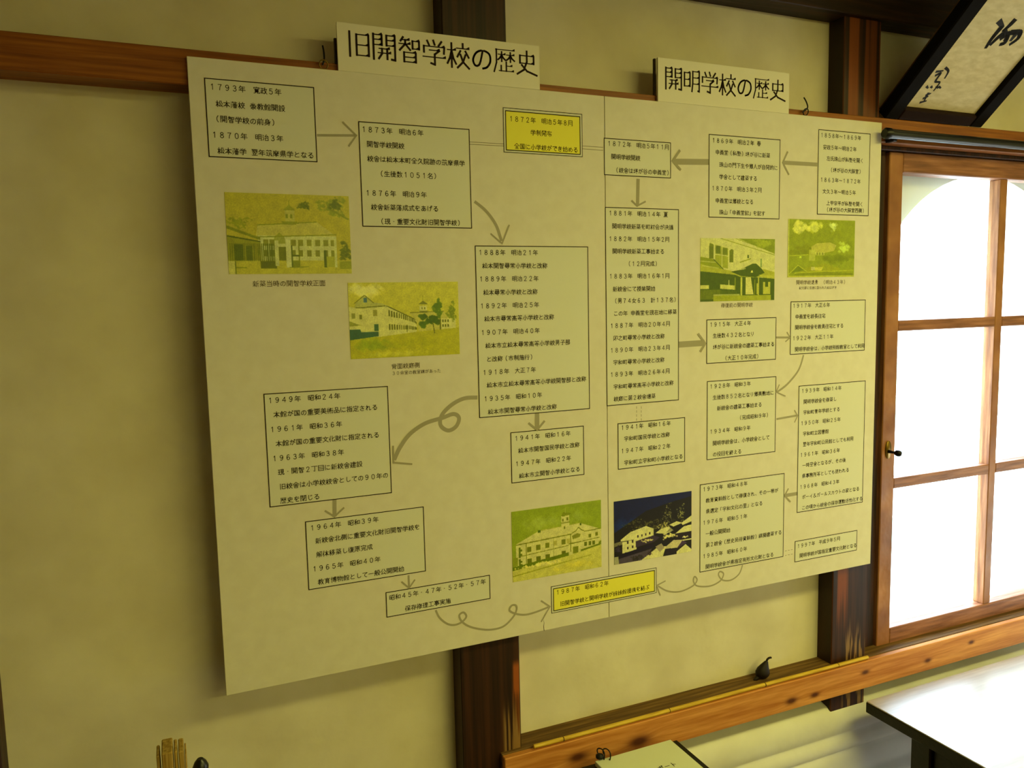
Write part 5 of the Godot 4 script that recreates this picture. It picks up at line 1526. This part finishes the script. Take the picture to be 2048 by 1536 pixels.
	"左": "0 2 10 2/4.2 0 3 5 .2 9/3.4 5.3 9.3 5.3/6.3 5.3 6.3 9.5/2.5 9.5 10 9.5",
	"氏": "8.5 .3 1.5 1.6/1.5 1.6 1.5 9.3 5 8/1.5 4.8 9.6 4.8/5 1 5.8 6.5 8.4 9.6 9.8 9.6 9.9 8",
	"師": "2 0 1.5 1.3/.6 1.5 .6 9.8/.6 1.5 3.8 1.5 3.8 4.2 .6 4.2/.6 6 4 6 4 9 .6 9/4.6 1.2 10 1.2/巾:5 2.4 4.6 7.4",
	"上": "4.8 0 4.8 9.3/4.8 3.8 9 3.8/0 9.3 10 9.3",
	"甲": "口:.8 .6 8.4 5.8/.8 3.5 9.2 3.5/5 .6 5 10",
	"西": "0 .8 10 .8/.8 3 9.2 3 9.2 9.5 .8 9.5 .8 3/3.6 .8 3.5 5 2 6.8/6.4 .8 6.4 6 8.2 6.3",
	"夏": "0 .5 10 .5/目:2 1.6 6 4.6/4.2 6.2 .8 8.5/3.3 7 7.8 7 5 9.3 .3 10/3 7.8 6 9.3 9.8 10",
	"村": "木:0 .2 4.4 9.8/寸:4.6 .2 5.4 9.6",
	"会": "5 0 0 4.3/5 0 10 4.3/2.8 4 7.2 4/.8 6 9.2 6/4.2 6.2 2 9.4 8 8.9/6.5 7.3 8.8 10",
	"決": "氵:0 .5 2.7 9/4 2 8.6 2 8.6 5/3 5 10 5/6.3 0 6 5.5 3 9.8/6.5 5.5 9.9 9.8",
	"議": "言:0 .2 3.8 9.6/義:4.1 0 5.9 10",
	"授": "扌:0 0 3.8 10/9.3 .2 4.5 1/4.8 1.8 5.4 3/6.8 1.5 7.2 2.8/9.3 1.2 8.3 3/4.3 5.2 4.3 3.6 9.9 3.6 9.7 5/4.8 5.8 9 5.8 7 8.2 4 10/5 6.6 7 8.6 10 10",
	"業": "3.6 0 3.6 2.6/6.4 0 6.4 2.6/1.5 .6 2.4 2.3/8.5 .6 7.6 2.3/.3 2.8 9.7 2.8/3 3 3.6 4.2/7 3 6.4 4.2/1 4.4 9 4.4/1.6 5.8 8.4 5.8/0 7.2 10 7.2/5 4.4 5 10/5 7.2 .5 9.8/5 7.2 9.5 9.8",
	"計": "言:0 .2 4.6 9.6/5 4 10 4/7.5 0 7.5 10",
	"在": "0 1.8 10 1.8/4.3 0 2.8 4.5 .2 7.3/2.7 5 2.7 10/4 5.5 9.3 5.5/6.6 3.3 6.6 9.5/3.6 9.5 10 9.5",
	"也": "0 4.5 9 2.3 8.8 6.5 7.5 6.2/4.5 0 4.5 7/1.8 2 1.8 9.4 9.8 9.4 9.8 7.6",
	"地": "土:0 1 3.8 7.6/也:4 .2 6 9.6",
	"卯": "4 .4 .8 1.4/.8 1.4 .8 7.5 4 6.6/4 2.5 4 6 .3 10/5.6 10 5.6 1 9.3 1 9.3 7 8 6.7",
	"之": "5 0 5 1.6/1 2.6 8.6 2.6 1.5 8/.3 6.8 3 9.4 10 9.6",
	"宇": "宀:.3 0 9.4 3.8/2.3 3.8 7.7 3.8/.3 6 9.7 6/5.2 3.8 5.2 9.7 3.5 9.3",
	"第": "竹:.5 0 9 2.8/1.3 3.4 8.5 3.4 8.5 5.3 1.5 5.3 1 7.3 9 7.3 8.6 9.4 7.5 9.2/5 3.4 5 10/5 7.3 .8 10",
	"増": "土:0 1 3.6 7.6/5.2 0 5.8 1.4/8.6 0 8 1.4/田:4.2 1.6 5.6 3.4/日:4.6 5.6 4.8 4.2",
	"長": "2.5 5.3 2.5 .3 8.3 .3/2.5 1.9 8 1.9/2.5 3.5 8 3.5/0 5.3 10 5.3/2.5 5.3 2.5 9.7 5 8.6/9 6.2 6.6 7.5/4.7 5.4 6.5 8 9.9 9.8",
	"住": "亻:0 0 3.2 10/6.2 .2 7.2 1.5/3.8 2.5 9.8 2.5/4.3 5.6 9.3 5.6/6.7 2.5 6.7 9.4/3.3 9.4 10 9.4",
	"宅": "宀:.3 0 9.4 3.8/8 3.8 2.2 5.2/.3 7 9.7 6.2/4.8 4.8 4.8 9.4 9.4 9.4 9.6 8",
	"員": "口:2.3 0 5.4 2.4/目:1.8 3 6.4 5/3.2 8.3 .8 10/6.8 8.3 9.2 10",
	"別": "口:.8 .3 4.4 3.3/.3 5.3 5.3 5.3 5 9.6 3.8 9.2/2.5 3.6 2.2 6.5 .2 9.8/刂:6.6 0 3.2 10",
	"利": "禾:0 .2 6 9.8/刂:6.6 0 3.2 10",
	"用": "1.3 .6 1.3 6 .2 10/1.3 .6 8.9 .6 8.9 9.6 7.5 9.3/1.3 3.6 8.9 3.6/1.3 6.4 8.9 6.4/5.1 .6 5.1 9.8",
	"奥": "5 0 4.3 1/1.2 6 1.2 1 8.8 1 8.8 6/3 3.7 7 3.7/5 1.8 5 5.8/3.3 2 4 3/6.7 2 6 3/5 3.7 3 5.4/5 3.7 7 5.4/0 6.8 10 6.8/5 6 4.4 7.8 .4 10/5.3 7 9.6 10",
	"敷": ".3 1 5.4 1/口:.9 2 4 2.8/3 0 3 5/.9 3.4 4.9 3.4/.2 5.8 5.6 5.8/2 5.8 1.8 8 .2 10/2 7.3 4.6 7.3 4.3 9.5 3.2 9.3/攵:5.4 0 4.6 10",
	"役": "彳:0 .2 3.2 9.8/殳:3.8 .2 6.2 9.6",
	"終": "糸:0 0 4.6 10/6.5 0 4.8 3.4/6 1.6 9.5 1.6 7.5 4 4.8 5.8/5.8 2.6 7.5 4.4 10 5.6/6.3 6.2 8.2 7.2/5.6 8.2 8.2 9.7",
	"青": "1 1 9 1/1.5 2.5 8.5 2.5/.3 4 9.7 4/5 0 5 4/月:2 4.8 6 5.2",
	"図": "口:.3 .3 9.4 9.4/2.5 2 3.4 3.8/4.8 1.8 5.5 3.4/7.8 2 5.5 5.8 2.3 8.2/3.2 4.6 5.5 6 7.8 8.2",
	"書": "1.5 .8 8.3 .8 8.3 3.6/0 2.2 10 2.2/1.5 3.6 8.3 3.6/0 5 10 5/5 0 5 6/日:2 6 6 4",
	"空": "宀:.3 0 9.4 3.6/3.8 2.6 3.2 4 1 5.2/6 2.6 6 4.6 8.8 4.6/2 6 8 6/5 6 5 9.5/.8 9.5 9.2 9.5",
	"後": "彳:0 .2 3 9.8/6 0 4.3 2 6.3 3.2/8.3 1.2 3.8 5.2 8.8 4.6/7.5 3.4 9.4 5.6/5.8 5 3.6 8/5 6.2 8.8 6.2 6.6 8.6 3.4 10/5 7.2 6.8 8.8 10 10",
	"務": ".5 .6 4.2 .6 2.6 2.4/.8 1.8 2.8 3/0 3.5 4.8 3.5 4 5/2.5 3.5 2.5 9.7 1.3 9.3/2.4 4.5 .2 7.8/6.2 0 4.8 3/5.8 1.5 9.6 1.5 7.5 4 4.6 5.3/5.8 2.4 7.6 4 10 4.8/力:4.8 5.2 4.8 4.8",
	"所": "0 .8 5 .8/.9 2.5 .9 6 .1 10/.9 2.5 4.4 2.5 4.4 5.6 .9 5.6/斤:5.2 .3 4.8 9.6",
	"使": "亻:0 0 3 10/3.3 1.5 10 1.5/口:4 3 5.3 2.6/6.7 0 6.7 5 5.5 8 3 10/4.3 6.6 6.5 8.8 10 10",
	"家": "宀:.3 0 9.4 3.4/2 3.4 8 3.4/5 3.4 3 5 .5 6/3.4 4.8 5.6 7 5.2 9.8 3.8 9.3/4.4 5.8 .5 8/5 7.4 .6 9.8/8.7 4.6 5.8 6.2/5.3 5.8 7.5 8 9.8 9.3",
	"頁": "0 .5 10 .5/5 .5 4.3 2/目:1.4 2 7.2 5.6/3.3 8 .5 10/6.7 8 9.5 10",
	"頃": "匕:0 1 3.6 7/頁:4 0 6 10",
	"運": "辶:0 0 10 10/3.3 1.8 3.3 .4 9.8 .4 9.6 1.8/日:4.2 2.6 4.8 2.8/3.4 6.8 10 6.8/4 1.6 9.2 1.6/6.6 .9 6.6 8.4",
	"動": "4.8 0 .6 1/0 2 5.6 2/口:.6 2.8 4.4 2.6/.6 4.1 5 4.1/2.8 .6 2.8 9.2/.5 7.2 5.2 7.2/0 9.4 5.6 8.8/力:5.6 .4 4.4 9.6",
	"活": "氵:0 .5 2.8 9/9.2 .3 4 1.3/3.2 3.4 10 3.4/6.5 1 6.5 5.6/口:4.2 5.6 4.8 4.2",
	"性": "2 0 2 10/.6 2.4 .2 4.8/3 2 3.6 3.6/生:4 .2 6 9.4",
	"資": ".8 .6 2 1.6/.4 4 2.6 2.8/4.5 0 3.3 1.8/4 1 9 1 8.2 2/6 1 5.8 2.4 3.5 4/6 2 7.2 3.2 9.4 4/目:2 4.6 6 3.8/3.4 8.6 .8 10/6.6 8.6 9.2 10",
	"料": "米:0 0 5 10/6.2 1.2 7.4 2.6/5.8 3.8 7 5.2/5 7.2 10 6.2/8.6 0 8.6 10",
	"帯": "0 1.4 10 1.4/2.2 .2 2.2 3.4/5 0 5 3.4/7.8 .2 7.8 3.4 2.2 3.4/.5 6 .5 4.5 9.5 4.5 9.3 5.8/巾:1.6 5 6.8 5",
	"選": "辶:0 0 10 10/3.6 .4 6.2 .4 6.2 1.6 3.8 1.6 3.8 2.8 6.4 2.8/7 .4 9.6 .4 9.6 1.6 7.2 1.6 7.2 2.8 9.9 2.8/4 4.2 9.5 4.2/3.3 6.4 10 6.4/5.4 3.3 5.4 6.4/8 3.3 8 6.4/5.2 6.8 4 8.2/8.2 6.8 9.6 8.2",
	"俗": "亻:0 0 3.2 10/谷:3.6 .2 6.4 9.6",
	"模": "木:0 .2 3.6 9.8/4 1.3 10 1.3/5.5 0 5.5 2.4/8.5 0 8.5 2.4/日:4.7 2.8 4.6 3/3.8 7.2 10 7.2/7 5.8 6.4 8 3.8 10/7.2 7.3 10 10",
	"擬": "扌:0 0 3 10/匕:3.3 0 3 3/4 3.4 3.2 5.4/3.8 4.4 6.4 4.4/3.1 6.4 6.6 6.4/4.9 4.4 4.8 7 3.1 10/5.2 7.4 6.4 9/7 .5 9.7 .5 8 2/7.2 1.8 8.7 3/6.8 3.7 10 3.7 9.5 5/8.3 3.7 8.3 9/8.3 6.3 9.7 6.3/7.2 5.6 7.2 8 6.5 10/7 8.4 8.4 9.6 10 9.7",
	"有": "0 1.6 10 1.6/4.5 0 3 3.8 .3 6.6/月:2.9 3.4 6 6.6",
	"形": ".3 1.2 6 1.2/0 4.6 6.4 4.6/2 1.2 1.8 6 .2 10/4.4 1.2 4.4 10/9.2 .2 6.8 2.4/9.6 3.2 6.8 5.6/9.9 6.4 6.3 10",
	"寛": "宀:.3 0 9.4 3/艹:1.5 2.6 7 1.8/目:2.4 4.6 5.4 3.4/3.8 8 3.4 9 .6 10/6.2 8 6.2 9.7 9.8 9.7 9.8 8.6",
	"の": "~5.5 2 4 7.5 2 8.3 1 6 2.5 3 5.5 1.8 8.5 3 9 6 7.5 8.5 5.5 9.3",
	"と": "2.8 .8 3.5 4/~8.3 2.5 4 4.3 1.8 6.8 3 8.8 8.5 8.8",
	"は": "~1.5 .8 1 5 1.5 9.3/3.5 3 9.3 3/~7 .8 7 7.5 5.5 9 4 8.3 4.5 7.2 6.5 7.3 9.3 9",
	"に": "~1.5 .8 1 5 1.5 9.3/4 2.3 8.8 2.3/~3.8 6.5 4 8.3 6 8.8 9.2 8.4",
	"か": "~.8 3.2 6 2.8 6.3 6 5 9 3.5 8.4/~3.8 .8 3 5 .8 9/~7.3 3 8.8 5 9 6",
	"が": "か:0 0 10 10/8 .6 8.6 1.9/9.2 .2 9.8 1.5",
	"て": "~.8 2 9.2 1.5 5.2 4 4.5 7 6.5 9 8.3 9.2",
	"で": "て:0 0 10 10/7.6 3.6 8.3 4.8/9 3 9.7 4.2",
	"き": "1.5 2.3 8.5 1.8/1.2 4.5 8.8 4/~4 .5 5.5 4 7.5 6.5/~7.5 6.5 3 6 2.3 8 4.5 9.4 7.5 9.2",
	"め": "~2 1.8 3 5 5 8/~6.5 1 5 5.5 2.5 8.8 1 7 2.5 4.3 6 3 9 5 8.5 8 6 9.5",
	"る": "2.3 1.2 7.5 1.2 1.5 6.2/~1.5 6.2 6 4 8.8 6 7.5 9 4.5 9.2 3.8 7.8 5.3 7.3 6.3 9",
	"を": "1.3 2 8.3 1.8/~4.3 .4 1.5 5.5 4 4.5 5.3 6.6/~9 3.8 5 5.3 3.3 7.6 5 9.2 8.5 9",
	"あ": "1.5 2.2 8.3 1.9/~4.5 .5 4.2 5 4.8 8.8/~7 3.6 5.5 7.5 2.3 9.2 1.3 7 4 4.6 7.5 4.8 9 7 7.5 9 6 9.5",
	"げ": "~1.8 .8 1.2 5 1.8 9.2/4 3.2 9.2 3/~7 .8 7.2 5.5 5.3 9.5/8 .3 8.5 1.5/9.3 .1 9.8 1.2",
	"な": "1 2.3 5.8 2/~4 .5 3 4 1 6.8/7.3 1.8 9.3 3.3/~7 4 7 8 5 9.4 3 8.5 4 7 7 7.6 9.2 9",
	"し": "~3 .8 2.8 6.5 4.3 9 7 8.6 8.8 6.8",
	"じ": "し:0 0 10 10/6 1.5 6.6 2.8/7.6 .9 8.2 2.2",
	"こ": "~2 1.8 5 2 8 1.8/~1.8 6.5 2.3 8.5 5 9 8.8 8.4",
	"く": "7 .6 2.5 5 7.5 9.5",
	"す": ".5 2.3 9.5 2.1/~5.8 .5 5.8 6 4 6.8 3.2 5.3 4.5 4.2 5.8 5.2 5.6 7.8 3.8 9.8",
	"ま": "1.5 2.2 8.5 2/1.8 4.4 8.3 4.2/~5.2 .5 5.2 7.8 3.8 9.2 2 8.4 2.8 7.2 5.5 7.4 8.6 9.2",
	"り": "~2.5 1 2 5 2.8 6.5/~7 .8 7.3 5 4 9.7",
	"れ": "2.5 .5 2.5 9.5/.6 3 3.8 2.6 .6 8/~2.5 5.5 6 2.6 7 4.5 6.8 8.5 8.3 9 9.7 7.8",
	"さ": "1.3 2.8 8.8 2.3/~4.3 .5 5.5 4 7.8 6.4/~7.8 6.4 3 6 2 8 4.5 9.4 7.6 9.2",
	"や": "~.8 4.8 6.5 2.3 9 4 7.5 6 5.5 6/~2.5 1.8 4 6 5 9.6/4.6 .6 6 2",
	"ら": "3.8 .8 6.3 1.8/~2.3 3 2 7 5 5 8.3 6 7.6 8.6 4 9.5",
	"わ": "2.5 .5 2.5 9.5/.6 3 3.8 2.6 .6 8/~2.4 5.6 5.5 3.4 9 5 8.5 8 5.8 9.5",
	"も": "~4.5 .6 3.6 6.5 4.8 9.2 7.5 9 8.6 6.4/1.3 3 7.3 3/1.2 5.6 7 5.6",
	"そ": "2 1.2 8 1 1.2 4.8 9.3 4.2/~6.5 4.5 4 6.8 5 9 7.8 9.4",
	"た": "1 2.5 5.8 2.2/~3.8 .5 2.6 6 1 9.3/5.4 4.8 9 4.6/~5 8 6 9.2 9.3 9",
	"ぶ": "~4 1 6.3 2 5 3.6 6.3 6 5.8 8.8 4 9/1 8.3 2.4 6.5/7.3 5.6 9.2 8.2/8 1 8.6 2.2/9.2 .6 9.8 1.8",
	"え": "4 .5 6.2 1.5/2.3 3.5 7.6 3.2 1.2 9.3/~3.6 6.9 5.2 6.3 5.8 8.8 9.2 9",
	"う": "3.8 .6 6.6 1.6/~2 4 5.5 2.8 8 4.3 7.3 7.4 4 9.6",
	"ょ": "5.3 3.5 5.3 8/5.3 5.5 7.6 5.3/~5.3 8 4 9.3 2.8 8.5 3.6 7.8 7.8 9.2",
	"ん": "~5 .8 1 9.3 3.5 5.4 5.3 6 5.6 9 7.5 9 9.2 6.5",
	"っ": "~2 5.6 5.5 4.6 8 6 7.5 8 4.5 9.3",
	"ホ": ".8 3 9.2 3/5 .5 5 9.4 3.8 9/2.8 5 1 8/7.2 5 9 8",
	"ボ": "ホ:0 0 10 10/7.8 .4 8.5 1.6/9.2 .1 9.8 1.3",
	"ポ": "ホ:0 0 10 10/~8.6 .2 9.4 .9 8.6 1.6 7.8 .9 8.6 .2",
	"ー": "1 5 9 5",
	"イ": "8 .8 5 4.2 1 6.3/5.6 3.8 5.6 9.6",
	"カ": "1 3 8 3 7.4 9 5.8 8.6/4.5 .8 3.8 5 1 9.4",
	"ガ": "カ:0 0 10 10/8.3 .4 9 1.6/9.5 .1 10 1.2",
	"ル": "3.3 1.5 3 5.5 1 9.2/5.6 1 5.6 9 9.3 5.8",
	"ス": "1.8 1.6 8 1.6 5.3 6 1 9.4/5.6 5.6 9 9.2",
	"ウ": "5 .5 5 2.3/1.3 5 1.3 2.5 8.7 2.5 7.8 6 4 9.6",
	"ト": "3.5 .6 3.5 9.6/3.5 4 8 6",
	"レ": "2.5 1 2.5 9 9 5.3",
	"（": "~8 0 6.2 3 6.2 7 8 10",
	"）": "~2 0 3.8 3 3.8 7 2 10",
	"・": "4.5 5 5.5 5",
	"～": "~1 5.5 3 4.3 7 5.8 9 4.5",
	"「": "9 .5 6 .5 6 7",
	"」": "1 9.5 4 9.5 4 3",
	"、": "1.5 7.5 3.2 9.5",
	"＆": "~9 9.5 3 3 3.5 1 5.5 1 5.8 2.8 2 6 2 8.8 5 9.5 8.5 6",
	"０": "~5 .8 3 2.2 2.6 5 3 7.8 5 9.4 7 7.8 7.4 5 7 2.2 5 .8",
	"１": "3.6 2.6 5.4 .8 5.4 9.4",
	"２": "~2.8 3 3.5 1.3 5 .8 6.8 1.5 7 3.5 5.5 6/5.5 6 2.8 9.3 7.4 9.3",
	"３": "~2.8 2 4.8 .8 6.8 2 6.2 4.2 4.6 4.8/~4.6 4.8 6.6 5.4 7.3 7.2 6.2 9.1 4.2 9.4 2.6 8.2",
	"４": "6.3 9.4 6.3 .8 2.3 6.8 7.8 6.8",
	"５": "7 .9 3.3 .9 3 4.6/~3 4.6 4.9 3.9 7 5 7.2 7.5 5.6 9.3 3.8 9.2 2.5 8",
	"６": "~6.8 1.8 5 .8 3.2 2.8 2.7 6.2 3.6 8.8 5.2 9.4 7 8.2 7.1 5.8 5.4 4.5 3.6 5.2 2.8 6.8",
	"７": "2.6 .9 7.4 .9 5.4 4.5 4.6 9.4",
	"８": "~5 4.7 3.2 3.6 3.2 1.8 5 .8 6.8 1.8 6.8 3.6 5 4.7 3 6 2.7 8 5 9.4 7.3 8 7 6 5 4.7",
	"９": "~3 8.4 4.6 9.4 6.6 7.6 7.3 4 6.4 1.4 4.8 .8 3 1.9 2.8 4.2 4.4 5.6 6.3 5 7.1 3.4",
}
